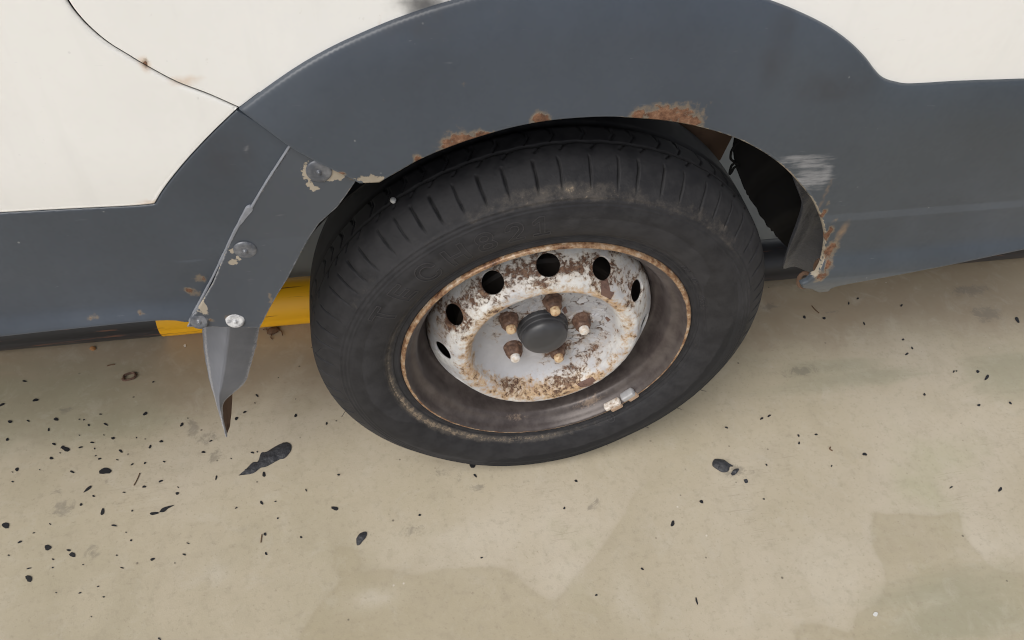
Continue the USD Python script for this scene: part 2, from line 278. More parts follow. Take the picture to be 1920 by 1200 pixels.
# concrete floor
g = G(); P = g.pos(); big = g.noise(2.2, 5, .6); mid = g.noise(9, 6, .62, dist=.4); fine = g.noise(70, 6, .7); mic = g.noise(420, 4, .7)
brush = g.noise(1, 6, .68, st=(7.0, 30.0, 1.0), dist=.8)
col = g.ramp(big, [(.30, (.395, .35, .248)), (.48, (.455, .398, .295)), (.62, (.49, .432, .335)), (.75, (.43, .40, .28))])
st = g.attr('wetstain'); sn = g.math('add', st, g.math('multiply', g.math('subtract', mid, .5), .012)); sm = g.math('multiply', g.ss(sn, -.0025, .0035), g.attr('wetfade'))
rim = g.math('multiply', g.ss(sn, -.008, -.001), g.math('multiply', g.ss(sn, .012, .001), g.attr('wetfade')))
col = g.mix(g.math('multiply', sm, g.lin(mid, .3, .7, .28, .62)), col, (.345, .295, .19)); col = g.mix(g.math('multiply', rim, .10), col, (.30, .25, .18))
col = g.mix(g.math('multiply', g.attr('pale'), g.lin(mid, .35, .65, .15, .75)), col, (.56, .51, .42))
dm = g.mask(g.attr('dirt_shade'), mid, 1.0, .25, .95); col = g.mix(g.math('multiply', dm, .62), col, g.mix(fine, (.20, .135, .082), (.31, .235, .155)))  # brown dirt that also carries shade beside and under the car as colour
gm = g.mask(g.attr('green'), brush, 1.0, .3, 1.0); col = g.mix(g.math('multiply', gm, .5), col, (.27, .27, .185))
sm2 = g.mask(g.attr('smudge'), g.noise(48, 6, .75, dist=1.0), 2.4, .50, .95); col = g.mix(g.math('multiply', sm2, .5), col, (.16, .145, .125))
col = g.mix(g.lin(brush, .54, .82, 0, .20), col, (.30, .265, .195)); col = g.mix(g.lin(g.noise(16, 7, .72, dist=.8), .50, .75, 0, .30), col, (.33, .285, .21)); col = g.mix(g.lin(g.noise(23, 7, .72, dist=.6), .52, .75, 0, .35), col, (.53, .49, .41)); col = g.mix(g.lin(fine, .52, .75, 0, .48), col, (.29, .25, .185)); col = g.mix(g.lin(g.noise(170, 4, .7), .58, .72, 0, .55), col, (.27, .23, .17)); col = g.mix(g.lin(fine, .42, .2, 0, .30), col, (.56, .51, .43))
v = g.add('voronoi_texture', 'distance', scale=34.0, vector=P); spk = g.math('multiply', g.ss(v, .085, .04), g.ss(g.noise(17, 2), .50, .60)); col = g.mix(g.math('multiply', spk, .75), col, (.09, .075, .06))
v = g.add('voronoi_texture', 'distance', scale=27.0, vector=g.add('mapping', 'vector', vector=P, location=(3.3, 1.7, 0.4))); spk = g.math('multiply', g.ss(v, .05, .03), g.ss(g.noise(11, 2), .55, .62)); col = g.mix(g.math('multiply', spk, .6), col, (.68, .64, .58))
# long hairline scratches
w = g.noise(1, 3, .6, st=(3.0, 60.0, 1.0), dist=1.2); ln = g.math('multiply', g.ss(g.math('absolute', g.math('subtract', w, .5)), .006, .0), g.ss(g.noise(4, 2), .56, .66)); col = g.mix(g.math('multiply', ln, .3), col, (.20, .16, .12))
h = g.math('add', g.math('multiply', fine, .6), g.math('multiply', mic, .4))
g.done('concrete', base_color=col, roughness=g.lin(mid, .3, .7, .30, .46), normal=g.bump(h, .25, .0016), specular_ior_level=.4)
g = G(); n = g.noise(5, 5); g.done('grey_floor_paint', base_color=g.mix(n, (.60, .595, .53), (.68, .67, .60)), roughness=.6)
g = G(); g.done('tar', base_color=(.014, .014, .016), roughness=.5, normal=g.bump(g.noise(400, 3), .4, .001))
g = G(); n = g.noise(110, 5); g.done('rubber_scrap', base_color=g.mix(n, (.020, .021, .025), (.048, .049, .055)), roughness=.6, normal=g.bump(n, .8, .004))
g = G(); n = g.noise(300, 5); g.done('leaf_brown', base_color=g.mix(n, (.05, .025, .012), (.16, .085, .04)), roughness=.7)
g = G(); n = g.noise(300, 5); g.done('orange_chip', base_color=g.mix(n, (.30, .13, .04), (.42, .22, .09)), roughness=.6)
g = G(); g.done('white_chip', base_color=(.62, .62, .60), roughness=.5)

# ------------------------------------------------------------------ the floor
VIS = (-1.35, 1.75, -0.75, 1.75)
xs = np.unique(np.r_[np.linspace(-40, VIS[0], 14), np.arange(VIS[0], VIS[1], .009), np.linspace(VIS[1], 40, 14)])
ys = np.unique(np.r_[np.linspace(-40, VIS[2], 14), np.arange(VIS[2], VIS[3], .009), np.linspace(VIS[3], 40, 14)])
X, Y = np.meshgrid(xs, ys, indexing='ij'); v, f = sheet_from_grid(np.stack([X, Y, X * 0], -1))
wet1 = Polygon(on_z(np.vstack([crv([(560, 1190), (600, 1130), (648, 1082), (662, 1074), (720, 1066), (782, 1076), (830, 1066), (900, 1063), (948, 1065), (975, 1085), (1010, 1112), (1035, 1124), (1056, 1112), (1078, 1080), (1120, 1035), (1150, 992), (1172, 960), (1184, 930)]), [(1215, 900), (1500, 900), (1500, 1260), (560, 1260)]]))[:, :2]).buffer(0)
FX0, FX1 = on_z([(1130, 1010)])[0, 0], on_z([(1300, 1010)])[0, 0]; wet1 = wet1.intersection(shapely.box(-5, -5, FX1, 5))
wet2 = Polygon(on_z(np.vstack([crv([(1636, 957), (1662, 963), (1700, 962), (1750, 968), (1797, 960), (1806, 1000), (1838, 1040), (1870, 1066), (1960, 1080)]), [(1990, 1260), (1500, 1260)], crv([(1490, 1190), (1495, 1172), (1540, 1170), (1596, 1186), (1606, 1150), (1648, 1124), (1658, 1080), (1650, 1050), (1634, 1015), (1636, 957)])]))[:, :2]).buffer(0)
wet3 = Polygon(on_z(crv([(622, 1020), (640, 1022), (672, 1030), (680, 1060), (668, 1080), (640, 1085), (625, 1060), (622, 1020)]))[:, :2]).buffer(0)
def blob(v, items):
    a = np.zeros(len(v))
    for px, py, rx, ry in items:
        c = on_z([(px, py), (px + rx, py), (px, py + ry)]); sx = np.linalg.norm(c[1] - c[0]); sy = np.linalg.norm(c[2] - c[0])
        a = np.maximum(a, np.exp(-((v[:, 0] - c[0, 0]) / sx) ** 2 - ((v[:, 1] - c[0, 1]) / sy) ** 2))
    return a
def floor_attrs(v):
    near = (v[:, 0] > VIS[0]) & (v[:, 0] < VIS[1]) & (v[:, 1] > VIS[2]) & (v[:, 1] < VIS[3])
    sd = np.full(len(v), -.05); pts = shapely.points(v[near, :2]); best = np.full(near.sum(), -.05)
    for q in (wet1, wet2, wet3):
        d = shapely.distance(q.boundary, pts); ins = shapely.contains_xy(q, v[near, 0], v[near, 1]); best = np.maximum(best, np.where(ins, d, -d))
    sd[near] = np.clip(best, -.05, .05)
    dirt_shade = sst(.04, .27, v[:, 1]) * (1 - .6 * sst(.36, .6, v[:, 1])) * .85  # grows towards the car: dirt with the shade there put into the colour
    dirt_shade = np.maximum(dirt_shade, .8 * blob(v, [(1640, 545, 160, 40), (1750, 520, 200, 30), (560, 640, 60, 40), (1860, 500, 80, 30)]))
    green = blob(v, [(1800, 1140, 220, 90), (60, 760, 300, 110), (90, 725, 200, 30), (170, 790, 240, 60), (1560, 690, 120, 20), (1600, 710, 200, 22), (1900, 700, 120, 60), (1780, 1160, 200, 70)])
    smudge = blob(v, [(1850, 590, 38, 20), (1820, 545, 50, 12), (1560, 583, 16, 6), (1500, 695, 50, 12), (898, 914, 18, 10), (865, 893, 14, 9), (770, 995, 30, 14), (1108, 953, 16, 9), (1124, 940, 10, 8), (985, 905, 18, 7), (390, 822, 26, 14), (205, 905, 16, 8), (115, 952, 26, 20), (105, 920, 20, 9), (170, 1035, 20, 16), (120, 770, 16, 9), (1380, 885, 40, 14), (400, 855, 20, 16), (830, 885, 25, 10), (360, 800, 18, 20), (1440, 575, 26, 10)])
    pale = blob(v, [(415, 1075, 24, 20), (1745, 1127, 34, 12), (1685, 1162, 14, 8), (1880, 1020, 60, 40), (880, 1010, 160, 50), (1040, 1060, 60, 50), (700, 1120, 60, 20), (1560, 1080, 80, 60), (1170, 1110, 25, 60)])
    fx = v[:, 0] * math.cos(.09); wf = np.where(v[:, 0] < FX1 + .005, sst(FX1, FX0, v[:, 0]), 1.0)
    return dict(wetfade=wf, wetstain=sd, dirt_shade=dirt_shade, green=green, smudge=smudge, pale=pale)
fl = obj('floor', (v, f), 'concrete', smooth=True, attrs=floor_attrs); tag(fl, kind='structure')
pf = obj('painted_floor', trimesh.creation.box(bounds=[[-6, .405, -.01], [6, 5, .006]]), 'grey_floor_paint', smooth=False); tag(pf, kind='structure')

# ------------------------------------------------------------------ striped pipe lying behind the wheel
PY, PR = .362, .0425
pipe = thing('barrier_pipe', 'black steel pipe with a bright yellow band lying on the floor behind the tyre', 'pipe')
def cyl_x(x0, x1, r, n=64, m=80, dent=0.0):
    a = np.linspace(0, 2 * math.pi, n, endpoint=False); x = np.linspace(x0, x1, m); A, Xx = np.meshgrid(a, x, indexing='ij')
    rad = r + dent * (meshkit.fbm(np.stack([Xx * 25, np.cos(A) * 2, np.sin(A) * 2], -1), 3, 4) - .5)
    V = np.stack([Xx, PY + rad * np.cos(A), PR + .001 + rad * np.sin(A)], -1); vv, ff = sheet_from_grid(V, True); i = np.arange(n); j = (i + 1) % n
    k = len(vv); vv = np.vstack([vv, [[x0, PY, PR + .001], [x1, PY, PR + .001]]])
    return trimesh.Trimesh(vv, np.vstack([ff[:, ::-1], np.stack([np.full(n, k), i * m, j * m], -1), np.stack([np.full(n, k + 1), j * m + m - 1, i * m + m - 1], -1)]), process=False)
YX0 = on_y((306, 615), PY - .02)[0]; YX1 = .08
obj('black_section', cyl_x(-3, YX0 + .004, PR - .0008), 'pipe_black', pipe)
obj('yellow_band', cyl_x(YX0, YX1, PR, m=200, dent=.0006), 'pipe_yellow', pipe)
obj('black_section', cyl_x(YX1 - .004, 3, PR - .0008), 'pipe_black', pipe)

# ------------------------------------------------------------------ the car
car = thing('car', 'old white and dark grey car with a rusty steel wheel and riveted wheel arch', 'car')
SEAM = crv([(125, 0), (140, 22), (165, 50), (200, 80), (240, 105), (270, 123), (330, 155), (390, 178), (447, 203)])
SEAM2 = crv([(447, 203), (500, 235), (548, 268), (600, 297), (650, 321), (672, 333)])
ARCH_OUT_L = crv([(447, 203), (500, 163), (560, 122), (620, 88), (680, 60), (740, 35), (800, 14), (840, 2), (900, -14), (1000, -32), (1140, -40), (1280, -36), (1380, -20), (1450, 2), (1500, 22), (1550, 47), (1590, 75), (1620, 104), (1640, 130), (1656, 145), (1680, 153), (1710, 156), (1800, 151), (1920, 147), (2000, 143)])
DOOR_CUT = crv([(447, 203), (400, 248), (360, 290), (330, 325), (305, 358), (290, 383)])
ARCH_IN = crv([(712, 344), (745, 325), (790, 300), (850, 275), (910, 255), (970, 239), (1040, 227), (1130, 221), (1200, 224), (1260, 230), (1320, 242), (1380, 261), (1430, 286), (1470, 315), (1500, 346), (1525, 378), (1540, 410), (1548, 440), (1547, 470), (1541, 497), (1532, 515)])
BOTTOM_R = crv([(1505, 541), (1540, 542), (1600, 531), (1700, 513), (1800, 494), (1920, 469), (2000, 452)])
W = lambda px: on_body(px)
def P_(*parts): return Polygon(np.vstack(parts)).buffer(0)
seam, seam2, cut, out, arch, bot = W(SEAM), W(SEAM2), W(DOOR_CUT), W(ARCH_OUT_L), on_body(ARCH_IN, -.0105), on_body(BOTTOM_R, -.010)
XL, XR, ZT = -1.25, .95, 1.12
low = W(crv([(290, 383), (250, 387), (150, 392), (0, 400), (-200, 412)]))
lowe = np.vstack([low, [[XL, low[-1, 1] + .004]]])
sill_b = W(crv([(353, 607), (300, 603), (150, 618), (0, 634), (-200, 655)])); sill_b = np.vstack([sill_b, [[XL, sill_b[-1, 1]]]])
seam_up = np.vstack([[[seam[0, 0] - .025, .86]], [[seam[0, 0] - .03, ZT]]])
door_w = P_(seam[::-1], seam_up, [[XL, ZT]], lowe[::-1], cut[::-1][1:])
quarter_w = P_(seam_up[::-1], seam, out[1:], [[XR, out[-1, 1]], [XR, ZT]])
PLATE = [(547, 268), (606, 302), (669, 334), (650, 362), (632, 386), (598, 416), (575, 450), (540, 510), (520, 540), (505, 572), (487, 611), (420, 611), (351, 610), (400, 520), (440, 432), (470, 388), (500, 340)]
plate = Polygon(W(PLATE))
door_d = P_(seam2, W([(660, 342), (625, 385), (592, 416), (568, 452), (530, 512), (500, 560), (490, 590), (478, 604), (353, 606)]), sill_b[1:], lowe[::-1], cut[::-1][1:-1])
arch_d = P_(seam2[::-1], out[1:], [[XR, out[-1, 1]], [XR, bot[-1, 1] + .01]], bot[::-1], on_body([(1502, 534), (1515, 528), (1524, 518)], -.0105), arch[::-1])
line_out = LineString(np.vstack([out, [[XR, out[-1, 1]]]])); line_arch = LineString(arch); line_seam2 = LineString(seam2)
BLD = lambda items, v, k=1.0: BL(items, v, k, -.0100)
BL = lambda items, v, k=1.0, off=0.0: np.max([np.exp(-(((v[:, 0] - c[0]) / (rx / 1450)) ** 2 + ((v[:, 2] - c[1]) / (ry / 1120)) ** 2) ** 1.2) for c, (_, _, rx, ry) in zip(on_body([(a, b) for a, b, _, _ in items], off), items)], 0) * k
RUST = [(868, 266, 36, 14), (848, 276, 20, 10), (905, 254, 16, 6), (783, 298, 8, 7), (1014, 223, 15, 10), (1195, 214, 13, 9), (1240, 214, 34, 13), (1275, 216, 30, 14), (1300, 226, 18, 9), (1558, 466, 13, 22), (1551, 440, 5, 30), (1543, 400, 3.5, 26), (1551, 500, 6, 20), (1538, 520, 12, 10), (950, 50, 2.2, 2.5), (579, 152, 2.2, 2.5), (373, 536, 9, 6), (366, 562, 7, 6), (350, 556, 6, 4), (172, 607, 8, 3), (262, 603, 5, 3), (640, 325, 8, 3)]
CHIP_D = [(700, 337, 16, 7), (1530, 505, 10, 14), (690, 333, 20, 4)]
def dark_attrs(v):
    pts = shapely.points(v[:, [0, 2]]); da = shapely.distance(line_arch, pts); edge = np.exp(-(da / .0022) ** 2) * (.62 + .5 * (meshkit.noise(np.stack([v[:, 0] * 30, v[:, 0] * 0, v[:, 2] * 30], -1), 5) - .5))
    return dict(rust=BLD(RUST, v, .84), chip=np.maximum(edge, BLD(CHIP_D, v)), scuff=BLD([(1520, 305, 44, 18), (1520, 335, 46, 22), (1490, 298, 34, 9), (1545, 330, 16, 26), (460, 290, 5, 9), (1579, 408, 4, 4)], v, 1.05) + .0 * v[:, 0], soot_reflect=BLD([(790, 28, 60, 28), (430, 310, 50, 40), (1460, 90, 30, 60), (1560, 165, 80, 26)], v, .5), stain=BLD([(1575, 440, 12, 40), (1548, 360, 6, 40)], v, .6))  # the smudge left of the arch is a shadowy reflection drawn as colour
def white_attrs(v):
    z = v[:, 0] * 0
    ds = shapely.distance(LineString(seam), shapely.points(v[:, [0, 2]]))
    return dict(rust=BL([(272, 121, 3, 4), (344, 148, 4, 1.5), (711, 30, 2, 7), (839, 0, 3, 3)], v, .72), chip=z, scuff=z, soot_reflect=BL([(792, 8, 34, 15), (775, 14, 20, 10), (430, 83, 2, 2), (560, 2, 3, 3), (370, 186, 2, 2)], v, .95), stain=np.maximum(BL([(272, 121, 9, 12), (711, 35, 4, 10), (350, 152, 30, 8), (290, 380, 40, 6)], v, .7), .33 * np.exp(-(ds / .006) ** 2)))
def plate_attrs(v):
    z = v[:, 0] * 0
    d = shapely.distance(plate.boundary, shapely.points(v[:, [0, 2]]))
    return dict(rust=BL([(430, 590, 10, 5), (395, 596, 8, 4), (660, 331, 8, 4), (508, 545, 3, 12)], v, .62), chip=np.maximum(BL([(577, 320, 8, 14), (612, 330, 16, 6), (628, 322, 12, 9), (634, 328, 10, 6), (580, 343, 6, 6), (590, 350, 8, 4), (437, 484, 8, 5), (437, 465, 5, 4), (382, 563, 7, 13), (384, 572, 8, 5), (448, 478, 4, 4)], v, .95), .40 * np.exp(-(d / .0018) ** 2)), scuff=np.maximum(BL([(470, 510, 12, 26), (440, 597, 16, 8), (370, 600, 20, 5), (525, 400, 10, 2)], v, .62), 1.0 * np.exp(-(d / .0017) ** 2)), soot_reflect=z, stain=z)
obj('door_skin', panel(door_w.difference(LineString(seam).buffer(.0011)), base_y, .0012, .008, .0022), 'white_paint', car, attrs=white_attrs)
obj('quarter_panel', panel(quarter_w.union(LineString(out[5:]).buffer(.003)).difference(LineString(np.vstack([seam_up[::-1], seam])).buffer(.0011)).buffer(0), base_y, .0012, .008, .0010), 'white_paint', car, attrs=white_attrs)
ddp = door_d.difference(LineString(np.vstack([seam2, seam2[-1:] + (seam2[-1:] - seam2[-2:-1]) * 3])).buffer(.0026))
obj('door_lower_panel', panel(ddp, lambda x, z: base_y(x, z) + .0005, .0012, .006, .0022, wob=.002), 'dark_paint', car, attrs=dark_attrs)
obj('wheel_arch_panel', panel(arch_d.difference(LineString(seam2).buffer(.0004)), lambda x, z: base_y(x, z) - .0110 + .0070 * np.clip(1 - shapely.distance(line_out, shapely.points(np.stack([x, z], -1))) / .045, 0, 1) ** 2, .0042, .0055, .0034, rings=(.0008, .0018, .0034, .006)), 'dark_paint', car, attrs=dark_attrs)
PLY = lambda x, z: np.minimum(base_y(x, z) - .0022, np.interp(z, [.38, .441, .55, .6], [-.0345, -.0368, -.0252, 0]))
pl = obj('patch_plate', panel(plate, PLY, .0014, .0035, .0007, rings=(.0004, .001, .0025), wob=.0012), 'plate_paint', car, attrs=plate_attrs)
tag(pl, 'grey riveted repair plate along the front edge of the wheel arch')
# bead of sealant along the plate's edge
sl = W(crv([(546, 272), (500, 343), (476, 384), (470, 390), (455, 412), (440, 438), (400, 521), (358, 600)])); wd = np.interp(np.arange(len(sl)) / len(sl), [0, .3, .42, .5, .6, 1], [.0008, .0011, .0034, .0026, .0013, .0011])
wd = wd * (.8 + .5 * meshkit.noise(np.stack([sl[:, 0] * 90, sl[:, 1] * 90, sl[:, 0] * 0], -1), 2))
seal = shapely.union_all([LineString(sl[i:i + 2]).buffer(wd[i]) for i in range(len(sl) - 1)])
obj('sealant_bead', panel(shapely.affinity.translate(seal, -.0012, 0), lambda x, z: base_y(x, z) - .0030, .002, .002, .0012, rings=(.0006,)), 'sealant', pl)
for (px, py), rad, mt in (((598, 318), .0118, 'rivet_metal'), ((460, 464), .0112, 'rivet_metal'), ((374, 596), .0092, 'rivet_metal'), ((441, 596), .0096, 'rivet_white')):
    c = W([(px, py)])[0]; R = rad
    prof = [(0.0003, .0042), (.0010, .0042), (.0017, .0034), (.0022, .0020), (.0030, .0017), (.0042, .0021), (.0050, .0020), (.0062, .0024), (.0072, .0022), (.0082, .0021), (R - .0012, .0016), (R, .0007), (R + .0002, -.0003)]
    m = lathe_z(prof, 40); v = np.array(m.vertices); v = np.stack([c[0] + v[:, 0], PLY(c[0], c[1]) - v[:, 2], c[1] + v[:, 1]], -1)
    v[:, 1] += (base_y(v[:, 0], v[:, 2]) - base_y(c[0], c[1])); obj('rivet', (v, m.faces[:, ::-1]), mt, pl, smooth=50)

# torn flap hanging under the plate
def py(pts, ys): return np.stack([on_y(p, y) for p, y in zip(pts, ys)])
rows = np.linspace(0, 1, 40)
Lk = crv([(378, 604), (383, 660), (392, 710), (405, 755), (415, 788), (424, 814)], 12); Fk = crv([(428, 604), (420, 680), (414, 722), (411, 745), (416, 783), (425, 816)], 12); Rk = crv([(488, 604), (480, 650), (466, 700), (458, 719), (441, 734), (421, 752), (418, 772), (421, 795), (426, 816)], 12)
def atn(c, n): return resample(c, 1e9) if n < 2 else np.stack([np.interp(np.linspace(0, 1, n), np.linspace(0, 1, len(c)), c[:, k]) for k in range(2)], -1)
def yprof(t, a, b): return a + (b - a) * t
def resq(c, n):
    s = np.r_[0, np.cumsum(np.linalg.norm(np.diff(c, axis=0), axis=1))]; return np.stack([np.interp(np.linspace(0, s[-1], n), s, c[:, k]) for k in range(2)], -1)
rag = lambda c, k: c + 2.0 * (meshkit.fbm(np.stack([c[:, 1] * .12, c[:, 0] * 0 + k, c[:, 0] * 0], -1), 3, k)[:, None] - .5) * np.array([1, .3])
Lk, Rk = rag(Lk, 1), rag(Rk, 2)
n = 60; t = np.linspace(0, 1, n); L3 = py(resq(Lk, n), .074 - .036 * t); F3 = py(resq(Fk, n), .010 + .024 * t); R3 = py(resq(Rk, n), .052 - .016 * t)
cols = [L3 * (1 - a) + F3 * a for a in np.linspace(0, 1, 9)[:-1]] + [F3 * (1 - a) + R3 * a for a in np.linspace(0, 1, 11)]
Gd = np.stack(cols, 0); a = np.linspace(0, 1, 9)[:-1]; Gd[1:8, :, 1] -= (.004 * np.sin(math.pi * a[1:]))[:, None]; Gd[:, :, 1] += .002 * (meshkit.fbm(Gd * 40, 2, 5) - .5)
def thicken(Gr, th):
    v, f = sheet_from_grid(Gr); m = trimesh.Trimesh(v, f, process=False)
    nn = np.zeros_like(v); fn = np.cross(v[f[:, 1]] - v[f[:, 0]], v[f[:, 2]] - v[f[:, 0]])
    for k in range(3): np.add.at(nn, f[:, k], fn)
    nn /= np.maximum(np.linalg.norm(nn, axis=1, keepdims=True), 1e-12)
    if nn[:, 1].mean() > 0: nn = -nn; f = f[:, ::-1]
    k = len(v); E = np.vstack([f[:, [0, 1]], f[:, [1, 2]], f[:, [2, 0]]]); _, inv, cnt = np.unique(np.sort(E, 1), axis=0, return_inverse=True, return_counts=True); B = E[cnt[inv.ravel()] == 1]
    return trimesh.Trimesh(np.vstack([v, v - nn * th]), np.vstack([f, f[:, ::-1] + k, np.stack([B[:, 0], B[:, 0] + k, B[:, 1]], -1), np.stack([B[:, 1], B[:, 0] + k, B[:, 1] + k], -1)]), process=False)
def flap_attrs(v):
    a = np.zeros(len(v))
    for q in (resq(Rk, 240), resq(Lk, 240)):
        c = py(q, np.full(240, .042)); d = np.min(np.linalg.norm(v[:, None, [0, 2]] - c[None, :, [0, 2]], axis=2), 1); a = np.maximum(a, np.exp(-(d / .0050) ** 2) * .66)
    return dict(scuff=a)
obj('torn_flap', thicken(Gd, .0016), 'flap_grey', car, smooth=25, attrs=flap_attrs)
# folded-back tongue behind the flap's tip
tb = py([(405, 752), (436, 738), (434, 775), (431, 800), (425, 815)], [.050, .058, .056, .050, .038]); tl = py([(404, 750), (412, 752), (417, 775), (421, 797), (425, 814)], [.048, .046, .044, .042, .037])
obj('flap_tongue', thicken(np.stack([tl, (tl + tb) / 2 + [0, .004, 0], tb], 0), .0012), 'arch_rust', car, smooth=25)

# behind the outer skin: closing panels, wheel well, liner pieces
seam_all = LineString(np.vstack([seam_up[::-1], seam, seam2]))
obj('seam_backing', panel(seam_all.buffer(.012).difference(Polygon(W(ARCH_IN)).buffer(.004)), lambda x, z: base_y(x, z) + .010, .001, .01, .001, rings=()), 'underbody', car)
def arc_sheet(r, t0, t1, y0, y1, zc=ZC + .02, th=.002):
    a = np.radians(np.linspace(t0, t1, 60)); yy = np.linspace(y0, y1, 10); A, Yy = np.meshgrid(a, yy, indexing='ij')
    return thicken(np.stack([r * np.cos(A), Yy, zc + r * np.sin(A)], -1), th)
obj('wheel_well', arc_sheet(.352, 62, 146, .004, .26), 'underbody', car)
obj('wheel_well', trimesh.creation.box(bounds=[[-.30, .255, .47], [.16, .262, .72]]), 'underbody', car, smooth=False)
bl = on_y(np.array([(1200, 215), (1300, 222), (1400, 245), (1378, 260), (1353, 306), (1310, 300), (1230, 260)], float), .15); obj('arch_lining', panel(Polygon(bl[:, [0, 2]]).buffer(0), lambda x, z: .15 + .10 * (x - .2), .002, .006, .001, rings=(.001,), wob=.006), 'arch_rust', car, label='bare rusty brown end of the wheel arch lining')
for b in ([[-2.6, .10, .50], [-.36, 1.55, .56]], [[.46, .14, .50], [1.0, 1.55, .56]], [[-.36, .27, .66], [.46, 1.55, .70]], [[-2.6, .20, 1.2], [1.2, 1.5, 1.22]], [[-2.6, 1.50, .35], [1.2, 1.52, 1.2]]):  # unseen floor, roof and far-side boxes, added to block light
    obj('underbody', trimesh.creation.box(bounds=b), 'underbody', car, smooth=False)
# ragged black liner with cord loops
lg = np.array([(1388, 262), (1381, 288), (1382, 318), (1391, 345), (1394, 352), (1398, 356), (1401, 366), (1407, 372), (1410, 381), (1419, 393), (1423, 397), (1426, 407), (1433, 413), (1437, 423), (1446, 430), (1450, 440), (1456, 444), (1462, 456), (1474, 466), (1480, 470), (1560, 440), (1540, 330), (1440, 225)], float)
lyy = lambda x, z: .085 + .25 * (x - .25) * .3
X0 = on_y(lg, .085); liner = Polygon(X0[:, [0, 2]]).buffer(0)
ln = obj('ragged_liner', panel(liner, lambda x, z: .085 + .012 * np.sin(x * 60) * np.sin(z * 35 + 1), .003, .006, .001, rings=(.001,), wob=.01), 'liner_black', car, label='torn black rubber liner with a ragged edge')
for q in ([(1386, 265), (1378, 272), (1371, 285), (1370, 297), (1376, 303)], [(1384, 308), (1378, 306), (1371, 312), (1368, 326), (1372, 322), (1377, 314), (1384, 313)]):
    obj('cord_loop', tube(on_y(crv(q, 5), .080), .0016, 7), 'liner_black', ln)
hg = crv([(1478, 300), (1490, 345), (1499, 372), (1497, 392), (1488, 420), (1477, 452), (1472, 485), (1472, 509), (1497, 505), (1530, 508), (1556, 500), (1566, 440), (1550, 380), (1520, 330), (1478, 300)], 5)
Xh = on_y(hg, .045); hgp = Polygon(Xh[:, [0, 2]]).buffer(0); x0h = Xh[:, 0].mean()
obj('grey_liner', panel(hgp, lambda x, z: .045 - .020 * sst(x0h, x0h + .05, x) + .010 * np.sin((x - x0h) * 55) + .02 * (z - .4), .003, .005, .001, rings=(.001,), wob=.016), 'liner_grey', car, label='loose shiny dark grey flap behind the arch edge')
ce = on_y(crv([(1538, 486), (1531, 492), (1528, 503), (1531, 514), (1528, 520), (1520, 520), (1516, 514), (1508, 512), (1500, 518), (1497, 528), (1500, 536), (1508, 538), (1515, 534)], 5), .012)
obj('torn_edge', tube(ce, np.interp(np.arange(len(ce)), [0, len(ce)], [.0024, .0030]), 8), 'arch_rust', car, label='rusty curled steel lip at the bottom of the arch')

# ------------------------------------------------------------------ the wheel: a part of the car with its pieces
wheel = thing('wheel', None, None, parent=car)
P0 = np.array([(194, 10), (196, 4), (200, 2), (203, 3), (204.6, 1.2), (206, 2.2), (208, 0.6), (209.5, -.6), (211, -1), (212, -3), (220, -8), (232, -12), (245, -12.5), (255, -9), (263, -4), (270, 2), (277, 9), (283, 17), (287, 26), (289.5, 38), (290.5, 60), (291, 80), (290.5, 110), (289, 130), (284, 148), (270, 165), (245, 172), (200, 160)], float) / 1000
TR = .3085; P0[:, 0] = np.where(P0[:, 0] > .196, .196 + (P0[:, 0] - .196) * (TR - .196) / (.291 - .196), P0[:, 0])
smooth_p = crv(P0, 12); prof = np.vstack([resample(smooth_p[smooth_p[:, 1] < .095][:0:1] if False else smooth_p[:12 * 20], .0011), resample(smooth_p[12 * 20:], .0045)[1:]])
NT = 1500; th = np.linspace(0, 2 * math.pi, NT, endpoint=False)
TH, SY = np.meshgrid(th, prof[:, 1], indexing='ij'); SR = np.broadcast_to(prof[:, 0], TH.shape)
tn = np.gradient(prof, axis=0); tn /= np.linalg.norm(tn, axis=1, keepdims=True); NRM = np.stack([tn[:, 1], -tn[:, 0]], -1)   # points outward (r up on the tread, -y on the sidewall)
front = np.arange(len(prof)) < np.argmax(prof[:, 1] > .09)
deg = np.degrees(TH); dep = np.zeros_like(TH)
steps = np.array([5.2, 6.4, 5.2, 5.2, 5.3, 4.5, 4.4, 4.7, 6.2, 4.5, 4.4, 4.3, 6.5, 5.5]); ang = [52.4]
for k in range(400):
    a = ang[-1] + ([4.9, 6.6, 5.4, 6.3, 4.6, 6.2, 6.4] + list(steps))[k % 21]
    if a > 52.4 + 357: break
    ang.append(a)
R_, Y_ = SR * 1000, SY * 1000
outer = front[None, :] & (R_ > 262)
for a in ang:
    k = int(round(a)); w = .95 + .25 * math.sin(a * 3.1)
    d = ((deg - a + 180) % 360 - 180); arc = d * math.pi / 180 * SR * 1000
    lean = arc - (Y_ - 21) * .06
    tip = sst(-4, 5, Y_) * sst(26, 21.5, Y_); dep += outer * 3.4 * tip * np.exp(-(lean / w) ** 4)
    lean2 = arc + (d * 0 + 4.0) - (Y_ - 33) * -.95
    dep += outer * 3.0 * sst(31.5, 33.5, Y_) * sst(42.5, 40.5, Y_) * np.exp(-(lean2 / 1.1) ** 4)
    # zigzag blocks between the two long grooves
    zz = arc + 3 - 9 * np.abs(((Y_ - 44) / 14.) % 2 - 1); dep += front[None, :] * 2.2 * sst(45, 47, Y_) * sst(73, 70, Y_) * np.exp(-(zz / .9) ** 4)
wv = .6 * np.sin(np.radians(deg * 66))
dep = np.minimum(dep, 3.4)
dep = np.maximum(dep, front[None, :] * 4.5 * np.exp(-((Y_ - 42.5 - wv) / 1.7) ** 4)); dep = np.maximum(dep, front[None, :] * 4.5 * np.exp(-((Y_ - 75) / 2.2) ** 4))
groove = np.clip(dep / 2.5, 0, 1)
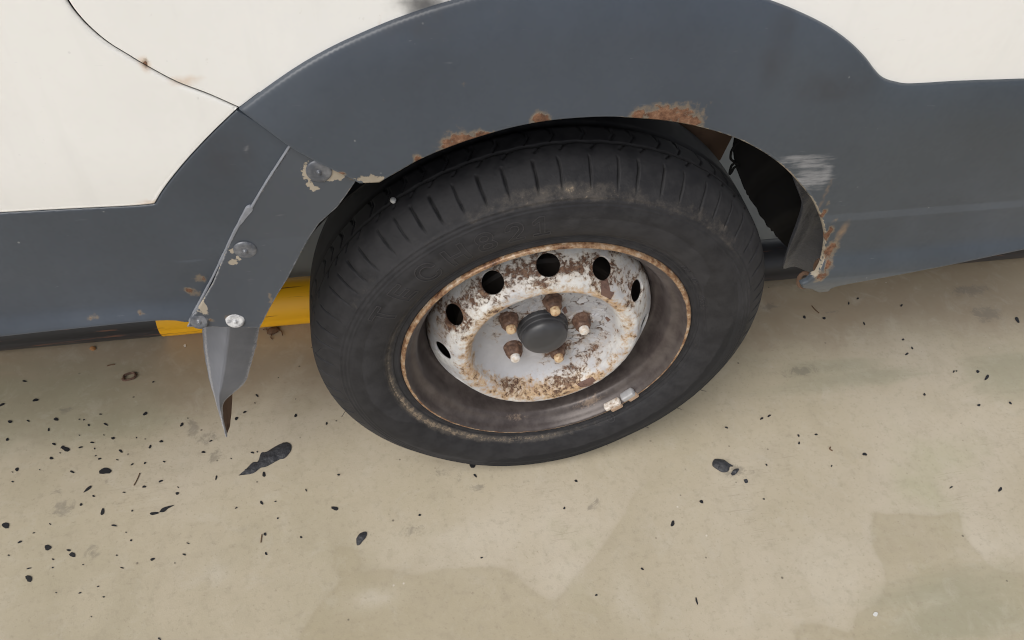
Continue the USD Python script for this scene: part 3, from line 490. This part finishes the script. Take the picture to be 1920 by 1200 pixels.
# sidewall ribs (raised rings) and shallow shoulder cracks
rib = lambda r0, w, h: h * np.exp(-((R_ - r0) / w) ** 2) * (Y_ < 6)
hgt = rib(271.5, 1.3, 1.3) + rib(267, 1.6, .8) + rib(262.5, .8, .8) + rib(217, .6, .35)
crackn = meshkit.fbm(np.stack([np.cos(TH) * SR * 60, SY * 60, np.sin(TH) * SR * 60], -1), 3, 8); ck = np.exp(-((crackn - .5) / .012) ** 2) * (R_ > 270) * (Y_ < 10) * .35
disp = (-dep - ck + hgt) / 1000 + .0007 * (meshkit.fbm(np.stack([np.cos(TH) * SR * 14, SY * 14, np.sin(TH) * SR * 14], -1), 2, 2) - .5)
rad, yy = SR + NRM[None, :, 0] * disp, SY + NRM[None, :, 1] * disp
V = np.stack([rad * np.cos(TH), yy, ZC + rad * np.sin(TH)], -1)
bul = sst(.07, .0, V[..., 2]) * (yy < .08); V[..., 1] -= .006 * bul * np.exp(-((rad - .27) / .03) ** 2)
V[..., 2] = np.where(V[..., 2] < .0012, .0012 + (V[..., 2] - .0012) * .02, V[..., 2])
tv, tf = sheet_from_grid(V, True)
gflat = groove.reshape(-1); ri, ti, yi = SR.reshape(-1), deg.reshape(-1), SY.reshape(-1)
DUST = np.zeros(NT * len(prof))
tip = lambda t0, w: np.exp(-(((ti - t0 + 180) % 360 - 180) / w) ** 2)
rm = ri * 1000; side = yi < .03
band = np.exp(-((rm - 280) / 9) ** 2) * side
DUST = band * (.16 + .55 * tip(92, 22) + .35 * tip(50, 14) + .2 * tip(150, 30)) + np.exp(-((rm - 270) / 6) ** 2) * side * (.15 + .35 * tip(70, 60)) + np.exp(-((rm - 212) / 7) ** 2) * side * (.40 + .40 * tip(190, 50) + .45 * tip(235, 40) + .3 * tip(275, 20))
DUST = np.maximum(DUST, 1.15 * np.exp(-((rm - 279) / 6) ** 2) * side * (tip(91, 2.2) + .8 * tip(47, 2.5)))
WET = np.exp(-((rm - 262) / 22) ** 4) * side * (tip(-8, 22) + tip(-48, 24)) + np.exp(-((rm - 268) / 26) ** 4) * side * tip(-85, 26)
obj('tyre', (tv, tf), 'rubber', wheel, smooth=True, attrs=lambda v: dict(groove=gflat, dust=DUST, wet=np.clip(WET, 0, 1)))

# raised lettering on the sidewall
ry = smooth_p[:12 * 20]; ry = ry[np.argsort(ry[:, 0])]
def text_outline(ch, h, line):
    m = meshkit.text_mesh(ch, h, .001, bold=line > 0); t = m.triangles[m.face_normals[:, 2] > .5][:, :, :2]
    s = shapely.union_all([Polygon(q).buffer(1e-5) for q in t])
    return s.boundary.buffer(line) if line else s
def wrap_text(poly, r0, a0, depth, parent, name):
    """poly: x along the reading direction (clockwise), y outward; centred on the angle a0"""
    P, T = tri_poly(poly, .0035); 
    def lay(off):
        r = r0 + P[:, 1]; y = np.interp(r, ry[:, 0], ry[:, 1]) - off; a = math.radians(a0) - P[:, 0] / (r0 + .01); return np.stack([r * np.cos(a), y, ZC + r * np.sin(a)], -1)
    n = len(P); E = np.vstack([T[:, [0, 1]], T[:, [1, 2]], T[:, [2, 0]]]); _, inv, cnt = np.unique(np.sort(E, 1), axis=0, return_inverse=True, return_counts=True); B = E[cnt[inv.ravel()] == 1]
    F = np.vstack([T, T[:, ::-1] + n, np.stack([B[:, 0], B[:, 0] + n, B[:, 1]], -1), np.stack([B[:, 1], B[:, 0] + n, B[:, 1] + n], -1)])
    return trimesh.Trimesh(np.vstack([lay(depth), lay(-.001)]), F, process=False)
for ch, a in (('T', 151), ('E', 141), ('C', 131), ('H', 121.5), ('8', 113), ('2', 105), ('1', 98)):
    s = text_outline(ch, .029, .0005); x0, _, x1, _ = s.bounds; s = shapely.affinity.translate(s, -(x0 + x1) / 2, 0)
    obj('raised_letter', wrap_text(s, .226, a, .0006, wheel, ''), 'letter_rubber', wheel, smooth=False)
for txt, a, h, r0 in (('ENU', 41, .0055, .2085), ('UNI', 33, .0055, .2085), ('165/65', 20, .0065, .2085), ('STEEL', -98, .006, .209), ('e', -57.5, .006, .2105), ('0211', -63.5, .0035, .2105)):
    s = text_outline(txt, h, 0); x0, y0, x1, y1 = s.bounds; s = shapely.affinity.translate(s, -(x0 + x1) / 2, 0)
    if txt == 'e': s = s.union(Point((0, (y0 + y1) / 2)).buffer(.0062).boundary.buffer(.0004))
    obj('raised_letter', wrap_text(s, r0, a, .0006, wheel, ''), 'letter_rubber', wheel, smooth=False)
for a in (-75, -66, -52, -40, -30, 172, 200):          # moulding hairs on the shoulder
    r = np.array([.293, .298, .3025]); aa = np.radians(a + np.array([0, .3, .9])); obj('rubber_hair', tube(np.stack([r * np.cos(aa), np.array([.012, .008, .006]), ZC + r * np.sin(aa)], -1), .0004, 5), 'rubber', wheel, attrs=lambda v: dict(groove=v[:, 0] * 0, dust=v[:, 0] * 0, wet=v[:, 0] * 0))

# rim barrel
rp = crv(np.array([(193.5, 12), (195.8, 6), (195.2, 1), (193, -1.2), (190.5, -.6), (188.3, 3), (186, 9), (182, 14.5), (176.5, 18.5), (173, 23), (171.5, 32), (170, 45), (166, 53), (160.5, 58), (157.5, 66), (156.5, 100), (158, 130), (172, 150), (187, 168)]) / 1000, 6)
rp = resample(rp, .0012); tn2 = np.gradient(rp, axis=0); tn2 /= np.linalg.norm(tn2, axis=1, keepdims=True)
back = rp + np.stack([-tn2[:, 1], tn2[:, 0]], -1) * -.0022
m = revolve(np.vstack([rp, back[::-6], rp[:1]]), 420)
v = np.array(m.vertices); r = np.hypot(v[:, 0], v[:, 2] - ZC); a = np.arctan2(v[:, 2] - ZC, v[:, 0])
k = (r > .187) & (v[:, 1] < .012); v[k, 1] += .0012 * (meshkit.fbm(np.stack([np.cos(a[k]) * 40, np.sin(a[k]) * 40, r[k] * 100], -1), 3, 3) - .5)
def rim_attrs(v):
    r = np.hypot(v[:, 0], v[:, 2] - ZC) * 1000; a = np.degrees(np.arctan2(v[:, 2] - ZC, v[:, 0])); tp = lambda t, w: np.exp(-(((a - t + 180) % 360 - 180) / w) ** 2)
    wd = 190.8 - 2.2 * tp(45, 40) - 1.0 * tp(120, 40) + 1.4 * tp(-80, 60) + .8 * (meshkit.noise(np.stack([np.cos(a / 57.3) * 30, np.sin(a / 57.3) * 30, a * 0], -1), 5) - .5)
    return dict(edge=sst(wd - .6, wd + .6, r) * (v[:, 1] < .012), dust=np.exp(-((r - 178) / 8) ** 2) * (.35 * tp(-75, 40) + .5 * tp(-100, 6) + .5 * tp(-62, 9)) + np.exp(-((r - 160) / 5) ** 2) * .45 * tp(200, 40))
rim = obj('rim', (v, m.faces), 'rim_steel', wheel, smooth=35, attrs=rim_attrs)

# pressed steel disc with vent holes and flaking paint
arc = [(116 + 14 * math.cos(t), 18.6 + 14 * math.sin(t)) for t in np.radians(np.linspace(182, 308, 16))]
dp = [(30, 44.5), (40, 45), (66, 45.2), (78, 44), (87, 40), (94.5, 34), (99.5, 27)] + arc + [(131, 15), (139, 25.2), (147, 36), (152.5, 45), (155.5, 53), (156.8, 64)]
dp = resample(crv(np.array(dp) / 1000, 5), .0010); tn3 = np.gradient(dp, axis=0); tn3 /= np.linalg.norm(tn3, axis=1, keepdims=True); nn3 = np.stack([tn3[:, 1], -tn3[:, 0]], -1)
NTH = 620; tt = np.linspace(0, 2 * math.pi, NTH, endpoint=False)
cen = rng.uniform(-.1, .1, (210, 2)); cen = cen[np.hypot(cen[:, 0], cen[:, 1]) < .099]; cenh = rng.uniform(0, 1, len(cen)); cent = rng.normal(0, 1, (len(cen), 2))
def cells(x, z):
    wob = .016 * (meshkit.fbm(np.stack([x * 90, x * 0, z * 90], -1), 3, 9) - .5), .016 * (meshkit.fbm(np.stack([x * 90, x * 0 + 7, z * 90], -1), 3, 10) - .5)
    p = np.stack([x + wob[0], z + wob[1]], -1); d = np.hypot(p[:, None, 0] - cen[None, :, 0], p[:, None, 1] - cen[None, :, 1]); i = np.argsort(d, 1)[:, :2]; j = np.arange(len(p))
    return i[:, 0], d[j, i[:, 1]] - d[j, i[:, 0]], (p - cen[i[:, 0]])
def flaky(x, z):
    """where the pit's paint is cracked: mostly its upper and right side"""
    r = np.hypot(x, z); t = np.degrees(np.arctan2(z, x)); reg = .5 + .5 * np.cos(np.radians(t - 58)); return sst(98e-3, 88e-3, r) * sst(.18, .50, reg + .25 * (meshkit.fbm(np.stack([x * 40, x * 0, z * 40], -1), 2, 12) - .5))
D = np.zeros((NTH, len(dp)))
GX = dp[:, 0] * np.cos(tt)[:, None]; GZ = dp[:, 0] * np.sin(tt)[:, None]; inp = dp[:, 0] < .1
ci, ce_, dl = cells(GX[:, inp].ravel(), GZ[:, inp].ravel()); fk = flaky(GX[:, inp].ravel(), GZ[:, inp].ravel())
lift = (.0002 + .0010 * cenh[ci] + (dl * cent[ci]).sum(1) * .10) * sst(0, .0012, ce_) * (cenh[ci] > .25); D[:, inp] = (lift * fk).reshape(NTH, -1)
D += .0010 * (meshkit.fbm(np.stack([GX * 35, GX * 0, GZ * 35], -1), 3, 21) - .5) + .0005 * (meshkit.fbm(np.stack([GX * 160, GX * 0, GZ * 160], -1), 2, 22) - .5)
fr = dp[None, :, :] + nn3[None] * D[..., None]
bk = (dp - nn3 * .0032)[::-4]; allr = np.concatenate([fr[..., 0], np.broadcast_to(bk[:, 0], (NTH, len(bk)))], 1); ally = np.concatenate([fr[..., 1], np.broadcast_to(bk[:, 1], (NTH, len(bk)))], 1)
V = np.stack([allr * np.cos(tt)[:, None], ally, ZC + allr * np.sin(tt)[:, None]], -1); V = np.concatenate([V, V[:, :1]], 1)[:, :-1]
nv = V.shape[1]; i = np.arange(NTH * nv).reshape(NTH, nv); a_, b_ = i, np.roll(i, -1, 0); q = np.stack([a_, b_, np.roll(b_, -1, 1), np.roll(a_, -1, 1)], -1).reshape(-1, 4); F = np.vstack([q[:, [0, 1, 2]], q[:, [0, 2, 3]]])
dm = m3.Manifold(m3.Mesh(V.reshape(-1, 3).astype(np.float32), F.astype(np.uint32)))
if dm.volume() < 0: dm = m3.Manifold(m3.Mesh(V.reshape(-1, 3).astype(np.float32), F[:, ::-1].astype(np.uint32)))
HOLES = [3.5 + 30 * k for k in range(12)]; NH = np.array([.787, -.617])
for hd in HOLES:
    t = math.radians(hd); ax = np.array([NH[0] * math.cos(t), NH[1], NH[0] * math.sin(t)]); tg = np.array([-math.sin(t), 0, math.cos(t)]); b = np.cross(ax, tg); c = np.array([.1395 * math.cos(t), .0262, ZC + .1395 * math.sin(t)])
    for rad, z0, z1 in ((.0148, -.02, .02),):
        cy = m3.Manifold.cylinder(z1 - z0, rad, rad, 48)
        M = np.array([[*(tg if 0 else tg), 0]]); mat = np.stack([tg, b, ax, c + ax * z0], 1); dm = dm - cy.transform(mat.astype(np.float64))
    cy = m3.Manifold.cylinder(.006, .0142, .0185, 48); mat = np.stack([tg, b, ax, c + ax * -.0022], 1); dm = dm - cy.transform(mat)
hb = [(float(x), float(z)) for x, z in on_y([(1135, 530), (1128, 522), (1142, 537)], .022)[:, [0, 2]]]
sl1 = LineString(on_y(crv([(1065, 738), (1100, 712), (1128, 700), (1155, 688)]), .012)[:, [0, 2]])
bare_p = [Polygon(on_y(q, y)[:, [0, 2]]) for q, y in (([(1123, 520), (1138, 516), (1140, 532), (1147, 535), (1139, 545), (1121, 536)], .020), ([(1080, 716), (1104, 704), (1112, 712), (1106, 717), (1088, 719)], .012), ([(1093, 703), (1107, 693), (1113, 698), (1098, 707)], .02), ([(1055, 585), (1062, 578), (1066, 590), (1060, 594)], .04), ([(1145, 599), (1140, 606), (1136, 601), (1138, 596)], .035))]
def disc_attrs(v):
    x, z = v[:, 0], v[:, 2] - ZC; r = np.hypot(x, z) * 1000; t = np.degrees(np.arctan2(z, x)); tp = lambda a, w: np.exp(-(((t - a + 180) % 360 - 180) / w) ** 2)
    n = lambda s, k: meshkit.fbm(np.stack([x * s, v[:, 1] * s, z * s], -1), 3, k)
    inner = r < 104
    ci, ce_, _ = cells(x, z); fk = flaky(x, z); pit = sst(102, 97, r)
    crack = sst(.0009, .0002, ce_) * fk * sst(.44, .60, n(45, 31)) * (r > 31)
    orange = .68 * np.exp(-((r - 108) / 9) ** 2) * (.75 + .35 * tp(80, 60)) + .48 * np.exp(-((r - 119) / 9) ** 2) + .55 * np.exp(-((r - 101) / 7) ** 2) * (tp(-100, 40) + tp(170, 40)) + .26 * np.exp(-((r - 112) / 9) ** 2) * (tp(-55, 16) + tp(-78, 18) + .8 * tp(-120, 18)) + .35 * (r > 125) * (tp(75, 40) + .6 * tp(25, 30)) + .3 * np.exp(-((r - 60) / 18) ** 2) * tp(-60, 40)
    rust = .27 + .36 * np.exp(-((r - 139) / 13) ** 2) * (tp(110, 45) + .7 * tp(55, 35) + .9 * tp(155, 18)) + .34 * np.exp(-((r - 102) / 10) ** 2) * (tp(-115, 14) + .9 * tp(-72, 20)) + .14 * np.exp(-((r - 112) / 12) ** 2) + .32 * np.exp(-((r - 66) / 16) ** 2) * (tp(-40, 28) + .7 * tp(-80, 14) + .7 * tp(-170, 16)) + .30 * np.exp(-((r - 92) / 8) ** 2) * tp(-30, 30) - .35 * (r < 98) * tp(-128, 28) + .25 * sst(44, 34, r) + .25 * sst(152, 157, r)
    for k in range(5):
        c = .054 * np.array([math.cos(math.radians(8.8 + 72 * k)), math.sin(math.radians(8.8 + 72 * k))]); rust = rust + .30 * np.exp(-((np.hypot(x - c[0], z - c[1]) - .013) / .006) ** 2)
    for hd in HOLES:
        c = .1395 * np.array([math.cos(math.radians(hd)), math.sin(math.radians(hd))]); d = np.hypot(x - c[0], z - c[1]); rust = rust + .14 * np.exp(-((d - .016) / .004) ** 2) * (20 < hd < 170)
    grey = .75 * sst(126, 140, r) * (tp(168, 22) + .35 * tp(118, 30) + .3 * tp(20, 40) + .6 * tp(-150, 30)) + .72 * np.exp(-((r - 50) / 24) ** 2) * tp(75, 80) + .3 * pit * tp(165, 35)  # grey mottling, plus shadow in the upper pit put into the colour
    bare = np.zeros(len(v)); pts = shapely.points(np.stack([v[:, 0], v[:, 2]], -1))
    for q in bare_p: bare = np.maximum(bare, np.clip(.5 + np.where(shapely.contains_xy(q, v[:, 0], v[:, 2]), 1, -1) * shapely.distance(q.boundary, pts) / .002, 0, 1))
    return dict(pit=pit, cell=cenh[ci] * fk + (.45 + .5 * tp(-110, 50)) * (1 - fk), crack=np.clip(crack, 0, 1), orange=orange, rust=rust, grey=grey, bare=bare)
obj('disc', dm, 'disc_paint', wheel, smooth=38, attrs=disc_attrs, label='white painted steel disc with peeling paint, rust and round vent holes')

# nuts, studs, cap, drum, balance weights
for k in range(5):
    t = math.radians(8.8 + 72 * k); c = np.array([.0542 * math.cos(t), 0, ZC + .0542 * math.sin(t)])
    hx = []
    ang6 = np.radians(np.arange(0, 360, 60) + 17 * k); lv = [(.0455, .0138, 1), (.0425, .0132, 1), (.0405, .0126, 0), (.0325, .0116, 0), (.0300, .0104, 1), (.0275, .0088, 1), (.0272, .0070, 1)]
    th_ = np.linspace(0, 2 * math.pi, 48, endpoint=False); hexr = 1 / np.cos((th_ + .3 * k) % (math.pi / 3) - math.pi / 6) * .90
    V = np.stack([np.stack([c[0] + R * (1 if rd else 1) * np.where(rd, 1.0, hexr) * np.cos(th_), np.full(48, y), c[2] + R * np.where(rd, 1.0, hexr) * np.sin(th_)], -1) for y, R, rd in lv], 1)
    V[..., 1] += .0002 * (meshkit.fbm(V * 300, 2, k) - .5); nm = trimesh.Trimesh(*sheet_from_grid(V, True), process=False)
    nut = obj('lug_nut', nm, 'nut_rust', wheel, smooth=16)
    sp = [(.0068, .030), (.0069, .0235), (.0065, .0212), (.0050, .0198), (.0028, .0190), (.0002, .0188)]
    obj('stud', revolve(sp, 24, zc=c[2], xc=c[0]), 'stud_white' if k in (0, 3) else 'stud_cream', wheel, smooth=40)
obj('hub_cap', revolve(crv(np.array([(35.5, 49), (35.5, 40), (34.3, 37.5), (33.4, 37), (33.3, 32), (32.6, 30.6), (31.6, 30.2), (31.5, 26), (30, 22.4), (26, 18.6), (20, 16.2), (12, 14.8), (5, 14.4), (.1, 14.3)]) / 1000, 5), 96), 'cap_plastic', wheel, smooth=40)
obj('brake_drum', revolve([(.02, .056), (.112, .056), (.116, .060), (.116, .125), (.02, .125)], 72), 'drum', wheel, smooth=30)
obj('backing_plate', revolve([(.02, .128), (.150, .128), (.152, .131), (.02, .131)], 72), 'drum', wheel, smooth=30)
obj('axle', trimesh.creation.cylinder(.03, segment=[[0, .12, ZC], [0, .9, ZC]]), 'underbody', wheel)
def weight(a0, span, r0, r1, y0, y1, rnd):
    a = np.radians(np.linspace(a0 - span / 2, a0 + span / 2, 26)); e = np.minimum(1, (1 - np.abs(np.linspace(-1, 1, 26))) / .22); e = np.sqrt(1 - (1 - e) ** 2); u = np.linspace(0, 2 * math.pi, 20, endpoint=False)
    ex = .55; cu, su = np.sign(np.cos(u)) * np.abs(np.cos(u)) ** ex, np.sign(np.sin(u)) * np.abs(np.sin(u)) ** ex
    rc, yc = (r0 + r1) / 2, (y0 + y1) / 2; V = []
    for ai, ei in zip(a, e):
        s = max(ei, .25); r = rc + cu * (r1 - r0) / 2 * s; y = yc + su * (y1 - y0) / 2 * s; V.append(np.stack([r * np.cos(ai), y, ZC + r * np.sin(ai)], -1))
    V = np.stack(V, 1); v, f = sheet_from_grid(V, True); m = len(a); n = 20; i = np.arange(n); j = (i + 1) % n; c = len(v); v = np.vstack([v, V[:, 0].mean(0, keepdims=True), V[:, -1].mean(0, keepdims=True)])
    return trimesh.Trimesh(v, np.vstack([f, np.stack([np.full(n, c), j * m, i * m], -1), np.stack([np.full(n, c + 1), i * m + m - 1, j * m + m - 1], -1)]), process=False)
obj('balance_weight', weight(-52.5, 8.6, .1815, .1895, -.004, .008, 0), 'weight_white', wheel, smooth=50); obj('balance_weight', weight(-43.6, 7.2, .1795, .1895, -.004, .009, 0), 'weight_lead', wheel, smooth=50, label='grey lead balance weight with stamped face')
obj('weight_clip', weight(-51.8, 6.0, .1880, .1975, -.0045, .003, 0), 'clip_rust', wheel, smooth=50); obj('weight_clip', weight(-42.5, 5.4, .1880, .1965, -.004, .003, 0), 'clip_rust', wheel, smooth=50)

# ------------------------------------------------------------------ bits on the floor
SPK = [(92,230,14,6),(134,301,18,12),(8,318,16,10),(38,382,18,8),(106,379,8,7),(211,373,16,13),(183,412,7,10),(28,449,12,9),(298,373,6,5),(315,375,6,5),(333,395,9,6),(397,392,13,9),(377,354,8,5),(545,352,14,12),(682,393,13,12),(705,369,5,4),(424,444,11,10),(390,432,5,4),(298,433,5,4),(346,460,12,6),(303,478,13,7),(235,477,14,9),(248,485,28,15),(203,466,11,10),(226,499,6,4),(193,519,15,8),(355,483,5,6),(359,510,6,5),(374,521,12,6),(453,492,13,10),(440,525,7,5),(605,456,12,9),(563,476,9,11),(512,442,5,5),(545,447,5,4),(64,561,12,13),(47,571,6,4),(271,570,13,9),(395,567,36,26),(496,542,9,7),(544,537,9,6),(616,532,8,6),(48,607,8,6),(149,562,4,4),(351,661,10,6),(541,626,13,9),(603,605,13,9),(665,651,14,8),(668,628,5,5),(465,647,9,5),(304,693,9,9),(385,720,15,20),(496,716,7,7),(578,726,26,12),(22,771,30,18),(188,766,6,6),(428,771,16,8),(127,799,7,5),(75,833,15,8),(180,854,26,18),(258,864,12,9),(272,881,24,16),(199,898,9,5),(33,883,7,5),(198,929,6,6),(109,932,16,5),(109,970,26,20),(458,930,10,6),(438,883,7,5),(492,827,8,6),(473,797,5,4),(312,918,5,5),(572,898,14,10),(691,880,14,6),(705,838,9,5),(656,912,5,4),(368,1000,8,5),(300,1024,11,5),(211,1023,5,4),(389,1039,7,6),(343,1113,5,4),(598,1196,10,8),(763,496,12,8),(791,454,9,7),(811,592,7,14),(867,520,5,4),(947,498,11,8),(965,495,6,5),(990,580,13,15),(964,608,5,4),(918,346,10,9),(887,370,13,10),(964,284,9,9),(956,312,5,4),(1109,359,9,12),(1109,297,4,3),(1225,389,8,9),(1261,379,5,4),(1270,581,11,6),(1148,639,6,8),(981,686,9,14),(1033,681,6,5),(886,705,8,6),(1042,744,8,5),(1256,707,21,16),(994,804,10,12),(998,877,10,9),(1129,815,8,7),(575,233,7,6),(1044,217,4,4)]
SPK = [(a / 2, 600 + b / 2, w / 2, h / 2) for a, b, w, h in SPK] + [(886, 873, 13, 7), (891, 892, 5, 6), (1080, 902, 5, 5), (1058, 953, 4, 4), (1261, 982, 8, 9), (787, 966, 5, 4), (903, 1046, 4, 3), (1315, 941, 8, 5), (1306, 1127, 4, 12), (1621, 852, 7, 6), (1875, 918, 6, 8), (1850, 708, 8, 8), (1833, 697, 6, 5), (1545, 597, 5, 5), (1508, 595, 6, 5), (1710, 653, 4, 4), (1733, 740, 4, 5), (1428, 785, 5, 5), (1442, 780, 6, 4), (1497, 817, 4, 4), (1362, 802, 5, 4), (1530, 815, 6, 3), (1498, 831, 4, 4), (1591, 569, 3, 5), (1608, 560, 4, 4), (1690, 573, 4, 4), (1907, 600, 8, 9), (1620, 607, 3, 6), (1693, 637, 4, 4), (1700, 664, 6, 4), (1788, 697, 4, 4), (1793, 696, 3, 3), (1835, 760, 6, 4), (1894, 756, 6, 4), (1204, 1067, 5, 4), (1118, 1116, 4, 4), (1783, 914, 5, 4), (1559, 874, 3, 3), (1437, 872, 3, 4), (1432, 936, 4, 3)]
def ellipse_poly(px, py, w, h, k):
    a = np.linspace(0, 2 * math.pi, 10, endpoint=False); rr = 1 + .22 * np.sin(a * 2 + k * 1.7) + .12 * np.sin(a * 3 + k); return Polygon(on_z(np.stack([px + w / 2 * rr * np.cos(a + .5 * math.sin(k)), py + h / 2 * rr * np.sin(a)], -1))[:, :2]).buffer(0)
BIG = ['topmost large oval tar blob of the scatter left of the torn flap', 'largest round tar blob of the left scatter, with a grey smear below it', 'dark wedge-shaped tar blob at the left edge of the floor', 'oval tar blob lower left, beside another blob with a crumb at its corner', 'tar blob on the lower left floor with a small crumb at its upper left', 'lowest large tar blob near the lower left corner of the floor', 'flat black tar blob directly below the bottom of the tyre']
NB = 0
for k, (px, py_, w, h) in enumerate(SPK):
    c = on_z([(px, py_)])[0]
    if c[1] > .33: continue
    big = w * h > 90
    p = obj('tar_blob' if big else 'tar_speck', slab_z(ellipse_poly(px, py_, w * 1.1, h * 1.1, k), .0006, .0014 if big else .0013, .02), 'tar', smooth=50)
    where = 'left of the torn flap' if px < 395 else 'around the long rubber scrap' if px < 700 else 'in front or right of the tyre'
    if big: tag(p, BIG[NB], 'tar spot'); NB += 1
    else: tag(p, f'small black tar speck on the concrete {where}', 'tar spot', f'tar specks on the floor {where}')
def scrap(name, pts, label, cat, z1=.004, rough=.004, mat='rubber_scrap', h=.004, sm=35):
    return tag(obj(name, slab_z(Polygon(on_z(crv(pts + pts[:1], 4))[:, :2]).buffer(0), .0006, z1, h, rough=rough), mat, smooth=sm), label, cat)
scrap('rubber_scrap', [(448, 892), (462, 880), (474, 868), (484, 866), (490, 850), (500, 848), (520, 836), (537, 830), (546, 836), (544, 848), (533, 860), (524, 862), (500, 875), (488, 878), (474, 888)], 'long crumpled black rubber scrap on the floor below the torn flap', 'rubber scrap', .0035, .0035)
scrap('rubber_scrap', [(668, 1011), (675, 1001), (687, 998), (686, 1008), (679, 1016), (674, 1022), (669, 1022)], 'single dark teardrop lump alone on the floor below the tyre', 'rubber scrap', .004, .003)
scrap('rubber_scrap', [(1335, 868), (1340, 862), (1355, 863), (1362, 867), (1366, 870), (1374, 875), (1368, 876), (1365, 884), (1354, 886), (1342, 879), (1336, 874)], 'black oval lump with pale scratches on the floor right of the tyre', 'rubber scrap', .006, .006)
scrap('rubber_scrap', [(1370, 889), (1376, 881), (1385, 880), (1381, 888), (1374, 892)], 'small black fragment touching the oval lump right of the tyre', 'rubber scrap', .004, .003)
scrap('rubber_scrap', [(1394, 900), (1400, 899), (1402, 905), (1397, 906)], 'tiny brown-black crumb just below the oval lump', 'rubber scrap', .003, .002)
scrap('rubber_scrap', [(157, 924), (163, 916), (171, 911), (170, 916), (163, 921)], 'thin slanted black sliver on the left of the floor', 'rubber scrap', .003, .002, 'tar')
scrap('rubber_scrap', [(299, 961), (304, 954), (314, 950), (326, 948), (315, 954), (308, 960)], 'dark tailed splash of tar with a thin tip on the left of the floor', 'tar spot', .0025, .002, 'tar')
scrap('orange_chip', [(168, 655), (171, 651), (178, 651), (180, 655), (174, 658)], 'small orange rust chip on the floor in front of the black pipe', 'rust chip', .004, .003, 'orange_chip')
scrap('white_chip', [(1636, 1152), (1640, 1148), (1645, 1150), (1643, 1156), (1638, 1155)], 'tiny white chip at the lower right of the floor', 'chip', .003, .002, 'white_chip')
scrap('white_chip', [(344, 648), (348, 646), (349, 650), (346, 651)], 'tiny white chip on the floor just in front of the yellow band', 'chip', .003, .002, 'white_chip')
tc = lambda pts, z: np.array([[*on_z([q], zz)[0][:2], zz] for q, zz in zip(pts, np.broadcast_to(z, (len(pts),)))])
rg = crv([(231, 711), (233, 704), (240, 701), (250, 699), (254, 704), (250, 709), (240, 712), (232, 713), (229, 710)], 5)
tag(obj('curled_strip', tube(tc(rg, .0025), .0019, 7), 'nut_rust', smooth=50), 'rusty curled strip bent into a ring on the floor left of the flap', 'metal strip')
lf = thing('dry_leaf', 'shrivelled dark brown leaf with spindly stalks beside the yellow band', 'leaf')
obj('blade', slab_z(Polygon(on_z(crv([(500, 622), (508, 616), (516, 614), (524, 617), (520, 624), (510, 628), (502, 627), (500, 622)], 4))[:, :2]).buffer(0), .001, .007, .004, rough=.01), 'leaf_brown', lf)
for q in ([(520, 618), (528, 622), (530, 629)], [(504, 620), (498, 617), (493, 618)], [(510, 625), (508, 633), (511, 636)], [(516, 615), (520, 609), (526, 608)]):
    obj('stalk', tube(tc(crv(q, 4), .003), .0009, 5), 'leaf_brown', lf)
def twig(pts, label, r=.0007): tag(obj('twig', tube(tc(crv(pts, 4), .0012), r, 5), 'leaf_brown', smooth=60), label, 'twig')
twig([(201, 686), (208, 684), (215, 683)], 'short dark twig on the floor in front of the black pipe', .0011)
twig([(251, 910), (257, 899), (262, 887)], 'thin straight stalk among the tar specks on the left')
twig([(489, 1017), (490, 1009), (491, 1002)], 'thin straight stalk near the bottom centre left of the floor')
twig([(1522, 573), (1528, 580), (1536, 587)], 'dark forked twig on the floor below the rusty arch corner', .0011)
twig([(1557, 838), (1556, 842), (1561, 845)], 'small bent dark twig on the floor right of the tyre', .0011)
# white chip stuck on the tyre tread
cw = np.array([.3075 * math.cos(math.radians(127.8)), .0426, ZC + .3075 * math.sin(math.radians(127.8))])
ic = trimesh.creation.icosphere(2, 1.0); v = ic.vertices * [.0034, .0042, .0028] * (1 + .2 * (meshkit.noise(ic.vertices * 2, 3)[:, None] - .5)) + cw + [-.0006, -.001, .001]
tag(obj('paint_flake', (v, ic.faces), 'white_chip', smooth=60), 'small white paint flake lying on the tyre tread', 'paint flake')
